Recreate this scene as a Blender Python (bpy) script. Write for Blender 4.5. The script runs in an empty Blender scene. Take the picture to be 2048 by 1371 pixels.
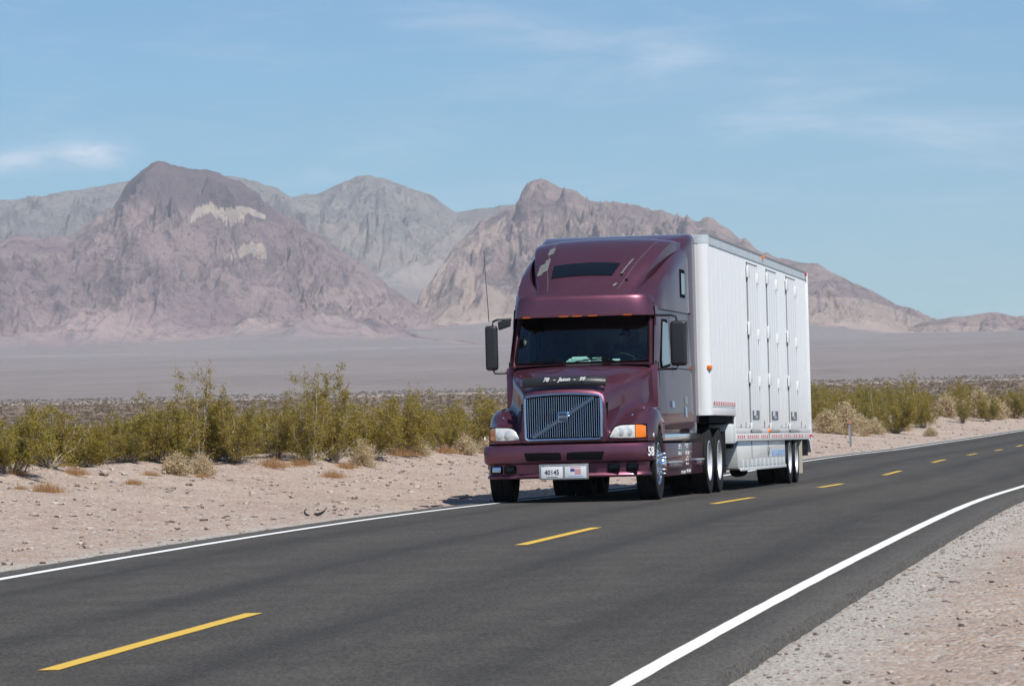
import bpy, bmesh, math, random
import numpy as np
from mathutils import Vector, Matrix
PI = math.pi
S = bpy.context.scene
COL = S.collection

# ------------------------------------------------------------------ camera
CAMP = (8.95801, -57.48224, 0.84921)
RM = [[0.985601, -0.02928, -0.166534], [0.167164, 0.020556, 0.985715], [-0.025438, -0.99936, 0.025154]]
cd = bpy.data.cameras.new('camera'); cam = bpy.data.objects.new('camera', cd); COL.objects.link(cam)
cd.sensor_width = 36.0; cd.lens = 36.0 * 8186.97 / 2048.0
cd.clip_start = 0.5; cd.clip_end = 60000
cam.matrix_world = Matrix(((RM[0][0], -RM[0][1], -RM[0][2], CAMP[0]), (RM[1][0], -RM[1][1], -RM[1][2], CAMP[1]),
                           (RM[2][0], -RM[2][1], -RM[2][2], CAMP[2]), (0, 0, 0, 1)))
cd.dof.use_dof = True; cd.dof.focus_distance = 60.0; cd.dof.aperture_fstop = 13.0
S.camera = cam

# ------------------------------------------------------------------ sky and sun
SUN = Vector((0.50, -0.50, 1.0)).normalized()
SUN_EL = math.asin(SUN.z); SUN_AZ = math.atan2(SUN.x, SUN.y)
W = bpy.data.worlds.new('World'); S.world = W; W.use_nodes = True
nt = W.node_tree; nt.nodes.clear()
def N(t, typ, **kw):
    n = t.nodes.new(typ)
    for k, v in kw.items(): setattr(n, k, v)
    return n
def math_node(t, op, a, b=None, c=None, clamp=False):
    n = N(t, 'ShaderNodeMath', operation=op); n.use_clamp = clamp
    for i, v in enumerate((a, b, c)):
        if v is None: continue
        if isinstance(v, (int, float)): n.inputs[i].default_value = v
        else: t.links.new(v, n.inputs[i])
    return n.outputs[0]
def mix_col(t, fac, a, b, blend='MIX'):
    n = N(t, 'ShaderNodeMix', data_type='RGBA', blend_type=blend)
    if isinstance(fac, (int, float)): n.inputs[0].default_value = fac
    else: t.links.new(fac, n.inputs[0])
    for i, v in ((6, a), (7, b)):
        if isinstance(v, (tuple, list)): n.inputs[i].default_value = (*v[:3], 1)
        else: t.links.new(v, n.inputs[i])
    return n.outputs[2]
def noise(t, vec, scale, detail=3, rough=0.5, dist=0.0):
    n = N(t, 'ShaderNodeTexNoise'); n.inputs['Scale'].default_value = scale; n.inputs['Detail'].default_value = detail
    n.inputs['Roughness'].default_value = rough; n.inputs['Distortion'].default_value = dist
    if vec is not None: t.links.new(vec, n.inputs['Vector'])
    return n.outputs['Fac']
def ramp(t, fac, lo, hi, smooth=True):
    n = N(t, 'ShaderNodeMapRange'); n.interpolation_type = 'SMOOTHSTEP' if smooth else 'LINEAR'
    n.inputs[1].default_value = lo; n.inputs[2].default_value = hi
    t.links.new(fac, n.inputs[0]); return n.outputs[0]

SKY_STRENGTH = 0.077; SUN_STRENGTH = 4.6; EXPOSURE = 0.32
sky = N(nt, 'ShaderNodeTexSky', sky_type='NISHITA'); sky.sun_disc = False
sky.sun_elevation = SUN_EL; sky.sun_rotation = SUN_AZ
sky.altitude = 800; sky.air_density = 1.0; sky.dust_density = 0.35; sky.ozone_density = 3.0
bg = N(nt, 'ShaderNodeBackground'); bg.inputs[1].default_value = SKY_STRENGTH
out = N(nt, 'ShaderNodeOutputWorld')
tc = N(nt, 'ShaderNodeTexCoord'); sp = N(nt, 'ShaderNodeSeparateXYZ'); nt.links.new(tc.outputs['Generated'], sp.inputs[0])
az = math_node(nt, 'ARCTAN2', sp.outputs[0], sp.outputs[1]); el = math_node(nt, 'ARCSINE', sp.outputs[2])
cv = N(nt, 'ShaderNodeCombineXYZ'); nt.links.new(az, cv.inputs[0]); nt.links.new(el, cv.inputs[1])
def az_of(u): return math.radians(-9.586) + math.atan((u - 1024) / 8187.0)
def el_of(u, v): return (892 - 0.0254 * (u - 1024) - v) / 8187.0
def blob(u, v, su, sv, slope=0.0):
    a0 = az_of(u); e0 = el_of(u, v)
    da = math_node(nt, 'SUBTRACT', az, a0); de = math_node(nt, 'SUBTRACT', el, e0)
    de = math_node(nt, 'ADD', de, math_node(nt, 'MULTIPLY', da, slope))
    q = math_node(nt, 'ADD', math_node(nt, 'POWER', math_node(nt, 'DIVIDE', math_node(nt, 'ABSOLUTE', da), su / 8187.0), 2.0),
                  math_node(nt, 'POWER', math_node(nt, 'DIVIDE', math_node(nt, 'ABSOLUTE', de), sv / 8187.0), 2.0))
    return math_node(nt, 'EXPONENT', math_node(nt, 'MULTIPLY', q, -1.0))
mp = N(nt, 'ShaderNodeMapping'); mp.inputs['Rotation'].default_value = (0, 0, math.radians(13)); mp.inputs['Scale'].default_value = (14, 75, 1)
nt.links.new(cv.outputs[0], mp.inputs[0])
cn = noise(nt, mp.outputs[0], 1.6, 7, 0.62, 0.4)
mp2 = N(nt, 'ShaderNodeMapping'); mp2.inputs['Scale'].default_value = (90, 190, 1); nt.links.new(cv.outputs[0], mp2.inputs[0])
pn = noise(nt, mp2.outputs[0], 1.0, 6, 0.55, 0.2)
streak = math_node(nt, 'ADD', blob(1500, 150, 640, 60, 0.22), math_node(nt, 'MULTIPLY', blob(1950, 275, 420, 45, 0.10), 0.8))
streak = math_node(nt, 'ADD', streak, math_node(nt, 'MULTIPLY', blob(1640, 140, 110, 14, -0.22), 0.4))
streak = math_node(nt, 'MULTIPLY', streak, ramp(nt, cn, 0.22, 0.85))
wide = math_node(nt, 'MULTIPLY', ramp(nt, cn, 0.45, 0.9), 0.16)
puff = math_node(nt, 'ADD', blob(190, 312, 66, 25), math_node(nt, 'MULTIPLY', blob(40, 325, 80, 20), 0.75))
puff = math_node(nt, 'MULTIPLY', puff, ramp(nt, pn, 0.20, 0.60))
cl = math_node(nt, 'ADD', math_node(nt, 'MULTIPLY', streak, 0.24), wide)
cl = math_node(nt, 'ADD', cl, math_node(nt, 'MULTIPLY', puff, 0.5), clamp=True)
hs = N(nt, 'ShaderNodeHueSaturation'); hs.inputs['Saturation'].default_value = 1.0; nt.links.new(sky.outputs[0], hs.inputs['Color'])
tint = mix_col(nt, 1.0, hs.outputs[0], (0.585, 0.845, 1.01), 'MULTIPLY')
skyc = mix_col(nt, cl, tint, (11.5, 10.8, 11.2))
nt.links.new(skyc, bg.inputs[0]); nt.links.new(bg.outputs[0], out.inputs[0])
sd = bpy.data.lights.new('sun', 'SUN'); sd.energy = SUN_STRENGTH; sd.angle = math.radians(0.53); sd.color = (1.0, 0.955, 0.885)
so = bpy.data.objects.new('sun', sd); COL.objects.link(so); so.location = (60, -60, 120)
so.rotation_euler = SUN.to_track_quat('Z', 'Y').to_euler()
S.view_settings.view_transform = 'Standard'; S.view_settings.look = 'None'; S.view_settings.gamma = 1.0
S.view_settings.use_curve_mapping = False; S.view_settings.exposure = EXPOSURE
S.render.engine = 'CYCLES'
try:
    S.cycles.use_denoising = True; S.cycles.max_bounces = 8; S.cycles.transparent_max_bounces = 12
    S.cycles.volume_bounces = 1; S.cycles.caustics_reflective = False; S.cycles.caustics_refractive = False
except Exception: pass

# ------------------------------------------------------------------ helpers
def tag(o, label=None, cat=None, group=None, kind=None):
    if label: o['label'] = label
    if cat: o['category'] = cat
    if group: o['group'] = group
    if kind: o['kind'] = kind
    return o
def empty(name, loc=(0, 0, 0), rz=0.0):
    o = bpy.data.objects.new(name, None); COL.objects.link(o); o.location = loc; o.rotation_euler = (0, 0, rz)
    o.empty_display_size = 0.3; return o
def mesh_from(name, V, F, smooth=False, angle=None):
    me = bpy.data.meshes.new(name)
    if isinstance(V, np.ndarray) and isinstance(F, np.ndarray):
        k = F.shape[1]; me.vertices.add(len(V)); me.vertices.foreach_set('co', V.astype(np.float32).ravel())
        me.loops.add(F.size); me.loops.foreach_set('vertex_index', F.astype(np.int32).ravel())
        me.polygons.add(len(F)); me.polygons.foreach_set('loop_start', np.arange(0, F.size, k, dtype=np.int32))
        me.polygons.foreach_set('loop_total', np.full(len(F), k, dtype=np.int32))
        me.update(calc_edges=True); me.validate()
    else:
        me.from_pydata([tuple(v) for v in V], [], [tuple(f) for f in F]); me.update()
    if smooth:
        me.polygons.foreach_set('use_smooth', [True] * len(me.polygons))
        if angle:
            try: me.set_sharp_from_angle(angle=math.radians(angle))
            except Exception: pass
    return me
def obj(name, me, mat=None, parent=None, loc=None):
    o = bpy.data.objects.new(name, me); COL.objects.link(o)
    if mat is not None and not me.materials:
        for m in (mat if isinstance(mat, (list, tuple)) else [mat]): me.materials.append(m)
    if parent is not None: o.parent = parent
    if loc is not None: o.location = loc
    return o
class MB:
    def __init__(s): s.V = []; s.F = []
    def add(s, V, F):
        n = len(s.V); s.V += [tuple(v) for v in V]; s.F += [tuple(i + n for i in f) for f in F]; return s
    def box(s, c, d, rot=None):
        x, y, z = d[0] / 2, d[1] / 2, d[2] / 2
        V = [Vector(v) for v in ((-x, -y, -z), (x, -y, -z), (x, y, -z), (-x, y, -z), (-x, -y, z), (x, -y, z), (x, y, z), (-x, y, z))]
        if rot is not None: V = [rot @ v for v in V]
        V = [v + Vector(c) for v in V]
        return s.add(V, [(0, 3, 2, 1), (4, 5, 6, 7), (0, 1, 5, 4), (1, 2, 6, 5), (2, 3, 7, 6), (3, 0, 4, 7)])
    def mm(s, a, b):
        return s.box([(a[i] + b[i]) / 2 for i in range(3)], [abs(b[i] - a[i]) for i in range(3)])
    def lathe(s, prof, axis='X', c=(0, 0, 0), n=32, cap=True):
        V = []; F = []; m = len(prof)
        for i in range(n):
            a = 2 * PI * i / n
            for (r, h) in prof:
                p = (h, r * math.cos(a), r * math.sin(a)) if axis == 'X' else ((r * math.cos(a), r * math.sin(a), h) if axis == 'Z' else (r * math.cos(a), h, r * math.sin(a)))
                V.append((p[0] + c[0], p[1] + c[1], p[2] + c[2]))
        for i in range(n):
            j = (i + 1) % n
            for k in range(m - 1): F.append((i * m + k, i * m + k + 1, j * m + k + 1, j * m + k))
        if cap:
            if prof[0][0] > 1e-6: F.append(tuple(i * m for i in range(n)))
            if prof[-1][0] > 1e-6: F.append(tuple((n - 1 - i) * m + m - 1 for i in range(n)))
        return s.add(V, F)
    def tube(s, pts, r, n=8):
        pts = [Vector(p) for p in pts]; V = []; F = []
        rs = r if isinstance(r, (list, tuple)) else [r] * len(pts)
        for i, p in enumerate(pts):
            d = (pts[min(i + 1, len(pts) - 1)] - pts[max(i - 1, 0)]).normalized()
            up = Vector((0, 0, 1)) if abs(d.z) < 0.9 else Vector((1, 0, 0))
            a = d.cross(up).normalized(); b = d.cross(a).normalized()
            for k in range(n):
                t = 2 * PI * k / n; V.append(p + (a * math.cos(t) + b * math.sin(t)) * rs[i])
        for i in range(len(pts) - 1):
            for k in range(n):
                k2 = (k + 1) % n; F.append((i * n + k, i * n + k2, (i + 1) * n + k2, (i + 1) * n + k))
        F.append(tuple(range(n - 1, -1, -1))); F.append(tuple((len(pts) - 1) * n + k for k in range(n)))
        return s.add(V, F)
    def prism(s, poly, axis, a, b):
        n = len(poly); V = []
        for h in (a, b):
            for (p, q) in poly: V.append({'X': (h, p, q), 'Y': (p, h, q), 'Z': (p, q, h)}[axis])
        F = [tuple(range(n)), tuple(range(2 * n - 1, n - 1, -1))]
        F += [(i, i + n, (i + 1) % n + n, (i + 1) % n) for i in range(n)]
        return s.add(V, F)
    def build(s, name, mat, parent=None, bevel=0.0, smooth=False, angle=35, seg=2, recalc=True):
        me = bpy.data.meshes.new(name); me.from_pydata(s.V, [], s.F); me.update()
        bm = bmesh.new(); bm.from_mesh(me)
        if recalc: bmesh.ops.recalc_face_normals(bm, faces=bm.faces)
        if bevel > 0:
            es = [e for e in bm.edges if len(e.link_faces) == 2 and e.calc_face_angle(0) > math.radians(25)]
            bmesh.ops.bevel(bm, geom=es, offset=bevel, segments=seg, profile=0.6, affect='EDGES', clamp_overlap=True)
            smooth = True
        bm.to_mesh(me); bm.free()
        if smooth:
            me.polygons.foreach_set('use_smooth', [True] * len(me.polygons))
            try: me.set_sharp_from_angle(angle=math.radians(angle))
            except Exception: pass
        return obj(name, me, mat, parent)
def grid_faces(r, c, wrap=False):
    F = []
    for i in range(r - 1):
        for j in range(c - 1 + (1 if wrap else 0)):
            j2 = (j + 1) % c; F.append((i * c + j, i * c + j2, (i + 1) * c + j2, (i + 1) * c + j))
    return F
def grid_faces_np(r, c):
    i, j = np.meshgrid(np.arange(r - 1), np.arange(c - 1), indexing='ij'); a = (i * c + j).ravel()
    return np.stack([a, a + 1, a + c + 1, a + c], 1)
def spl_matrix(K, x):
    K = np.array(K, float); n = len(K); M = np.zeros((len(x), n)); h = np.diff(K)
    A = np.zeros((n, n)); A[0, 0] = A[-1, -1] = 1
    for j in range(1, n - 1): A[j, j - 1] = h[j - 1]; A[j, j] = 2 * (h[j - 1] + h[j]); A[j, j + 1] = h[j]
    k = np.clip(np.searchsorted(K, x) - 1, 0, n - 2); hh = h[k]; a = K[k + 1] - x; c = x - K[k]
    for i in range(n):
        y = np.zeros(n); y[i] = 1; b = np.zeros(n)
        for j in range(1, n - 1): b[j] = 6 * ((y[j + 1] - y[j]) / h[j] - (y[j] - y[j - 1]) / h[j - 1])
        m = np.linalg.solve(A, b)
        M[:, i] = m[k] * a ** 3 / (6 * hh) + m[k + 1] * c ** 3 / (6 * hh) + (y[k] / hh - m[k] * hh / 6) * a + (y[k + 1] / hh - m[k + 1] * hh / 6) * c
    return M
def smooth01(x): x = np.clip(x, 0, 1); return x * x * (3 - 2 * x)
_r = np.random.RandomState(7); _P = _r.permutation(512); _P = np.concatenate([_P, _P]); _G = _r.uniform(0, 2 * PI, 512)
_GX = np.cos(_G); _GY = np.sin(_G)
def pnoise(x, y):
    xi = np.floor(x).astype(int); yi = np.floor(y).astype(int); xf = x - xi; yf = y - yi
    u = xf ** 3 * (xf * (xf * 6 - 15) + 10); v = yf ** 3 * (yf * (yf * 6 - 15) + 10)
    def g(a, b, dx, dy):
        h = _P[(_P[a & 511] + b) & 511]; return _GX[h] * dx + _GY[h] * dy
    n00 = g(xi, yi, xf, yf); n10 = g(xi + 1, yi, xf - 1, yf); n01 = g(xi, yi + 1, xf, yf - 1); n11 = g(xi + 1, yi + 1, xf - 1, yf - 1)
    return (n00 * (1 - u) + n10 * u) * (1 - v) + (n01 * (1 - u) + n11 * u) * v
def fbm(x, y, o=5, g=0.5, lac=2.03):
    s = 0; a = 1.0
    for i in range(o): s = s + a * pnoise(x + 17.3 * i, y - 9.1 * i); a *= g; x = x * lac; y = y * lac
    return s
def ridged(x, y, o=6, g=0.55, lac=2.1):
    s = 0; a = 1.0; w = 1.0
    for i in range(o):
        n = 1 - np.abs(pnoise(x + 31.7 * i, y + 11.9 * i)) * 2; n = n * n * w; s = s + a * n
        w = np.clip(n * 1.6, 0, 1); a *= g; x = x * lac; y = y * lac
    return s

# ------------------------------------------------------------------ materials
def mat_new(name):
    m = bpy.data.materials.new(name); m.use_nodes = True; t = m.node_tree
    return m, t, t.nodes['Principled BSDF']
def simple(name, col, rough=0.5, metal=0.0, coat=0.0, coat_rough=0.05, spec=None, var=0.0, vscale=4.0, bump=0.0, bscale=60.0, emis=None):
    m, t, b = mat_new(name)
    b.inputs['Base Color'].default_value = (*col, 1); b.inputs['Roughness'].default_value = rough; b.inputs['Metallic'].default_value = metal
    b.inputs['Coat Weight'].default_value = coat; b.inputs['Coat Roughness'].default_value = coat_rough
    if spec is not None: b.inputs['Specular IOR Level'].default_value = spec
    g = N(t, 'ShaderNodeTexCoord')
    if var > 0:
        f = noise(t, g.outputs['Object'], vscale, 5, 0.6)
        c = mix_col(t, ramp(t, f, 0.3, 0.7), tuple(x * (1 - var) for x in col), tuple(min(1, x * (1 + var)) for x in col))
        t.links.new(c, b.inputs['Base Color'])
    if bump > 0:
        bn = N(t, 'ShaderNodeBump'); bn.inputs['Strength'].default_value = bump; bn.inputs['Distance'].default_value = 0.01
        t.links.new(noise(t, g.outputs['Object'], bscale, 4, 0.6), bn.inputs['Height']); t.links.new(bn.outputs[0], b.inputs['Normal'])
    return m
def paint_mat():
    m, t, b = mat_new('maroon_paint')
    g = N(t, 'ShaderNodeTexCoord')
    f = noise(t, g.outputs['Object'], 1.7, 5, 0.6)
    c = mix_col(t, ramp(t, f, 0.3, 0.7), (0.178, 0.064, 0.098), (0.200, 0.076, 0.112))
    dust = noise(t, g.outputs['Object'], 9.0, 6, 0.7)
    c = mix_col(t, math_node(t, 'MULTIPLY', ramp(t, dust, 0.45, 0.8), 0.10), c, (0.30, 0.22, 0.20))
    t.links.new(c, b.inputs['Base Color'])
    b.inputs['Metallic'].default_value = 0.80; b.inputs['Specular Tint'].default_value = (0.16, 0.14, 0.22, 1); b.inputs['Roughness'].default_value = 0.40
    b.inputs['Coat Weight'].default_value = 0.62; b.inputs['Coat Roughness'].default_value = 0.05; b.inputs['Coat IOR'].default_value = 1.42
    bn = N(t, 'ShaderNodeBump'); bn.inputs['Strength'].default_value = 0.05; bn.inputs['Distance'].default_value = 0.02
    t.links.new(noise(t, g.outputs['Object'], 2.5, 2, 0.5), bn.inputs['Height']); t.links.new(bn.outputs[0], b.inputs['Coat Normal'])
    return m
M = {}
M['paint'] = paint_mat()
M['black'] = simple('black_plastic', (0.018, 0.018, 0.02), 0.42, bump=0.1, bscale=200)
M['matte'] = simple('dark_undercarriage', (0.010, 0.010, 0.011), 0.85, var=0.3, spec=0.1)
M['gap'] = simple('black_rubber_trim', (0.005, 0.005, 0.006), 0.9, spec=0.06)
M['rubber'] = simple('tyre_rubber', (0.016, 0.016, 0.017), 0.8, var=0.25, vscale=6, bump=0.2, bscale=90, spec=0.2)
M['chrome'] = simple('chrome', (0.80, 0.83, 0.88), 0.10, 1.0)
M['chrome_dull'] = simple('brushed_chrome', (0.44, 0.56, 0.74), 0.26, 1.0)
M['alu'] = simple('polished_aluminium', (0.78, 0.79, 0.82), 0.30, 0.85, var=0.08, vscale=12)
M['rimwhite'] = simple('rim_painted_aluminium', (0.72, 0.73, 0.76), 0.32, 0.45, var=0.10, vscale=10)
M['glassdark'] = simple('tinted_glass_dark', (0.004, 0.006, 0.009), 0.08, 0.0, spec=0.25)
M['sidewin'] = simple('side_window_glass', (0.03, 0.05, 0.06), 0.05, 0.1, coat=0.5)
M['clear'] = simple('headlamp_lens', (0.74, 0.75, 0.72), 0.25, 0.10, coat=1.0, var=.12, vscale=14)
M['amber'] = simple('amber_lens', (0.90, 0.21, 0.006), 0.3, coat=0.3)
M['red'] = simple('red_lens', (0.55, 0.012, 0.02), 0.22, coat=1.0)
M['white'] = simple('white_lettering', (0.80, 0.80, 0.80), 0.5)
M['plate'] = simple('licence_plate_white', (0.66, 0.68, 0.70), 0.4, var=0.05)
M['ink'] = simple('plate_lettering', (0.03, 0.035, 0.05), 0.5)
M['blue'] = simple('blue_print', (0.03, 0.05, 0.25), 0.5)
M['redprint'] = simple('red_print', (0.62, 0.16, 0.15), 0.5)
M['trail'] = simple('trailer_white_paint', (0.70, 0.72, 0.735), 0.40, 0.0, coat=0.25, var=0.035, vscale=1.4)
M['seam'] = simple('panel_seam', (0.20, 0.21, 0.215), 0.7)
M['railalu'] = simple('aluminium_rail', (0.50, 0.56, 0.59), 0.45, 0.15, var=0.1, vscale=3)
M['tapered'] = simple('reflective_red', (0.62, 0.07, 0.08), 0.4)
M['tapewhite'] = simple('reflective_white', (0.78, 0.72, 0.70), 0.4)
M['duct'] = simple('silver_tape', (0.16, 0.165, 0.16), 0.5, 0.2, var=0.35, vscale=30)
M['interior'] = simple('cab_interior', (0.030, 0.034, 0.040), 0.8)
M['paper'] = simple('paper_white', (0.80, 0.84, 0.83), 0.7)
M['skin'] = simple('skin', (0.42, 0.23, 0.16), 0.55)
M['shirt'] = simple('dark_shirt', (0.05, 0.05, 0.09), 0.85)
M['mudflap'] = simple('pale_mudflap', (0.50, 0.47, 0.38), 0.8)
M['sticker'] = simple('dark_sticker', (0.12, 0.14, 0.17), 0.6)
M['paleblue'] = simple('faded_blue_print', (0.20, 0.34, 0.62), 0.6)
M['steel'] = simple('galvanised_steel', (0.30, 0.31, 0.32), 0.5, 0.5, var=0.15, vscale=9)
def trailer_side():
    # white paint with road grime thickest low down and under the rivets, a stain that belongs to the panel
    m, t, b = mat_new('trailer_side_paint')
    g = N(t, 'ShaderNodeTexCoord'); sp = N(t, 'ShaderNodeSeparateXYZ'); t.links.new(g.outputs['Object'], sp.inputs[0])
    mp = N(t, 'ShaderNodeMapping'); mp.inputs['Scale'].default_value = (1, 9, 0.7); t.links.new(g.outputs['Object'], mp.inputs[0])
    st = noise(t, mp.outputs[0], 1.5, 6, 0.65)
    low = ramp(t, sp.outputs[2], 2.4, 0.4)
    gr = math_node(t, 'ADD', math_node(t, 'MULTIPLY', math_node(t, 'MULTIPLY', ramp(t, st, 0.35, 0.75), low), 0.55), math_node(t, 'MULTIPLY', low, 0.35), clamp=True)
    c = mix_col(t, gr, (0.785, 0.80, 0.815), (0.54, 0.52, 0.475))
    c = mix_col(t, math_node(t, 'MULTIPLY', ramp(t, st, 0.5, 0.8), 0.18), c, (0.66, 0.69, 0.715))
    t.links.new(c, b.inputs['Base Color']); b.inputs['Roughness'].default_value = 0.42; b.inputs['Coat Weight'].default_value = 0.2
    return m
M['side'] = trailer_side()
def windshield_mat():
    m = bpy.data.materials.new('windscreen_glass'); m.use_nodes = True; t = m.node_tree; t.nodes.clear()
    o = N(t, 'ShaderNodeOutputMaterial'); tr = N(t, 'ShaderNodeBsdfTransparent'); tr.inputs[0].default_value = (0.50, 0.70, 0.66, 1)
    gl = N(t, 'ShaderNodeBsdfGlossy'); gl.inputs['Roughness'].default_value = 0.02; gl.inputs[0].default_value = (0.9, 0.95, 1, 1)
    fr = N(t, 'ShaderNodeFresnel'); fr.inputs[0].default_value = 1.45; mx = N(t, 'ShaderNodeMixShader')
    t.links.new(fr.outputs[0], mx.inputs[0]); t.links.new(tr.outputs[0], mx.inputs[1]); t.links.new(gl.outputs[0], mx.inputs[2]); t.links.new(mx.outputs[0], o.inputs[0])
    return m
M['windscreen'] = windshield_mat()

# ------------------------------------------------------------------ road line and ground height
KY = [-140, -80, -50, -35, -20, -5, 10, 25, 45, 70, 85, 100, 122, 157, 202, 260, 330, 420]
KX = [2.1, 2.2, 2.24, 2.43, 2.53, 2.49, 2.44, 2.32, 2.29, 2.23, 2.22, 2.24, 2.75, 4.4, 9.0, 18.5, 36, 70]
KZ = [-1.3, -1.05, -.75, -.36, -.10, .01, .01, .03, .19, .29, .34, .43, .62, 1.05, 1.6, 2.2, 2.8, 3.4]
RY = np.arange(-140, 420.01, 0.5); _M = spl_matrix(KY, RY); RX = _M @ KX; RZ = _M @ KZ
_T = np.stack([np.gradient(RX, RY), np.ones_like(RY)], -1); _T /= np.linalg.norm(_T, axis=1)[:, None]
RN = np.stack([_T[:, 1], -_T[:, 0]], -1); RC = -.005 - .0106 * np.clip(RY, -60, 90) / 50
RS = np.concatenate([[0], np.cumsum(np.sqrt(np.diff(RX) ** 2 + np.diff(RY) ** 2 + np.diff(RZ) ** 2))]); RS -= np.interp(0, RY, RS)
LW = 3.561; PW = LW + 0.43
def road_pt(s, l, dz=0.0):
    i = lambda a: np.interp(s, RS, a)
    return np.stack([i(RX) + i(RN[:, 0]) * l, i(RY) + i(RN[:, 1]) * l, i(RZ) + i(RC) * l + dz], -1)
def lat(X, Y): return (X - np.interp(Y, RY, RX)) * np.interp(Y, RY, RN[:, 0])
FD = [0, 250, 400, 1000, 1300, 4500, 6000, 12000, 20000]; FZ = [.55, .75, 3.0, 14.0, 20.5, 110.0, 158.0, 330.0, 520.0]
def ground_z(X, Y, detail=True):
    X = np.asarray(X, float); Y = np.asarray(Y, float)
    l = lat(X, Y); zc = np.interp(Y, RY, RZ); cs = np.interp(Y, RY, RC); a = np.abs(l)
    D = np.hypot(X - 9, Y + 57); azm = np.arctan2(X - 9, Y + 57); plain = np.interp(D, FD, FZ); plain = .55 + (plain - .55) * (1 - .85 * smooth01((azm - .03) / .08) * (Y > -57)) * (1 - .8 * smooth01((-Y - 57) / 200))
    edge = smooth01((a - PW + 0.15) / 0.3)
    near = zc + cs * np.clip(l, -8, 8) - 0.10 + 0.045 * edge
    n1 = fbm(X * 0.35, Y * 0.35, 4); n2 = fbm(X * 2.1 + 5, Y * 2.1, 3)
    out_ = smooth01((a - PW - 0.1) / 1.2)
    bl = 0.60 * smooth01((-l - PW - 0.6) / 8.5)
    br = 0.10 * smooth01((l - PW - 1.0) / 7)
    lip = (0.10 + 0.16 * np.clip(n1 + .3, 0, 1)) * np.exp(-((l + 11.4) / 1.1) ** 2)
    z = near + bl + br + lip + out_ * (0.095 * n1 + 0.028 * n2)
    w = smooth01((a - 22) / 70); z = z * (1 - w) + (plain + 0.25 * fbm(X * 0.05, Y * 0.05, 4)) * w
    return z
# ------------------------------------------------------------------ ground sheet
def seq(parts):
    out = []
    for a, b, st in parts: out += list(np.arange(a, b, st))
    return np.array(out)
posl = seq([(0, 3.2, 1.2), (3.2, 5.2, 0.12), (5.2, 18, 0.35), (18, 40, 1.2)]); t = 40.0; ext = []
while t < 15000: ext.append(t); t *= 1.11
posl = np.concatenate([posl, ext, [15000]]); lcol = np.concatenate([-posl[::-1], posl[1:]])
ry = seq([(-60, 20, 0.4), (20, 110, 0.7), (110, 260, 2.0)]); e1 = []; t = 260.0
while t < 15000: e1.append(t); t = t * 1.035 + 2
e2 = []; t = -60.0
while t > -6000: t = t * 1.12 - 1; e2.append(t)
ryy = np.array(e2[::-1] + list(ry) + e1 + [15000])
LL, YY = np.meshgrid(lcol, ryy)
XX = np.interp(YY, RY, RX) + LL / np.interp(YY, RY, RN[:, 0])
ZZ = ground_z(XX, YY)
V = np.stack([XX.ravel(), YY.ravel(), ZZ.ravel()], 1); F = grid_faces_np(*LL.shape)
me = mesh_from('ground', V, F, True)
at = me.attributes.new('edge', 'FLOAT', 'POINT'); at.data.foreach_set('value', (np.abs(LL) - PW).ravel().astype(np.float32))
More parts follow.
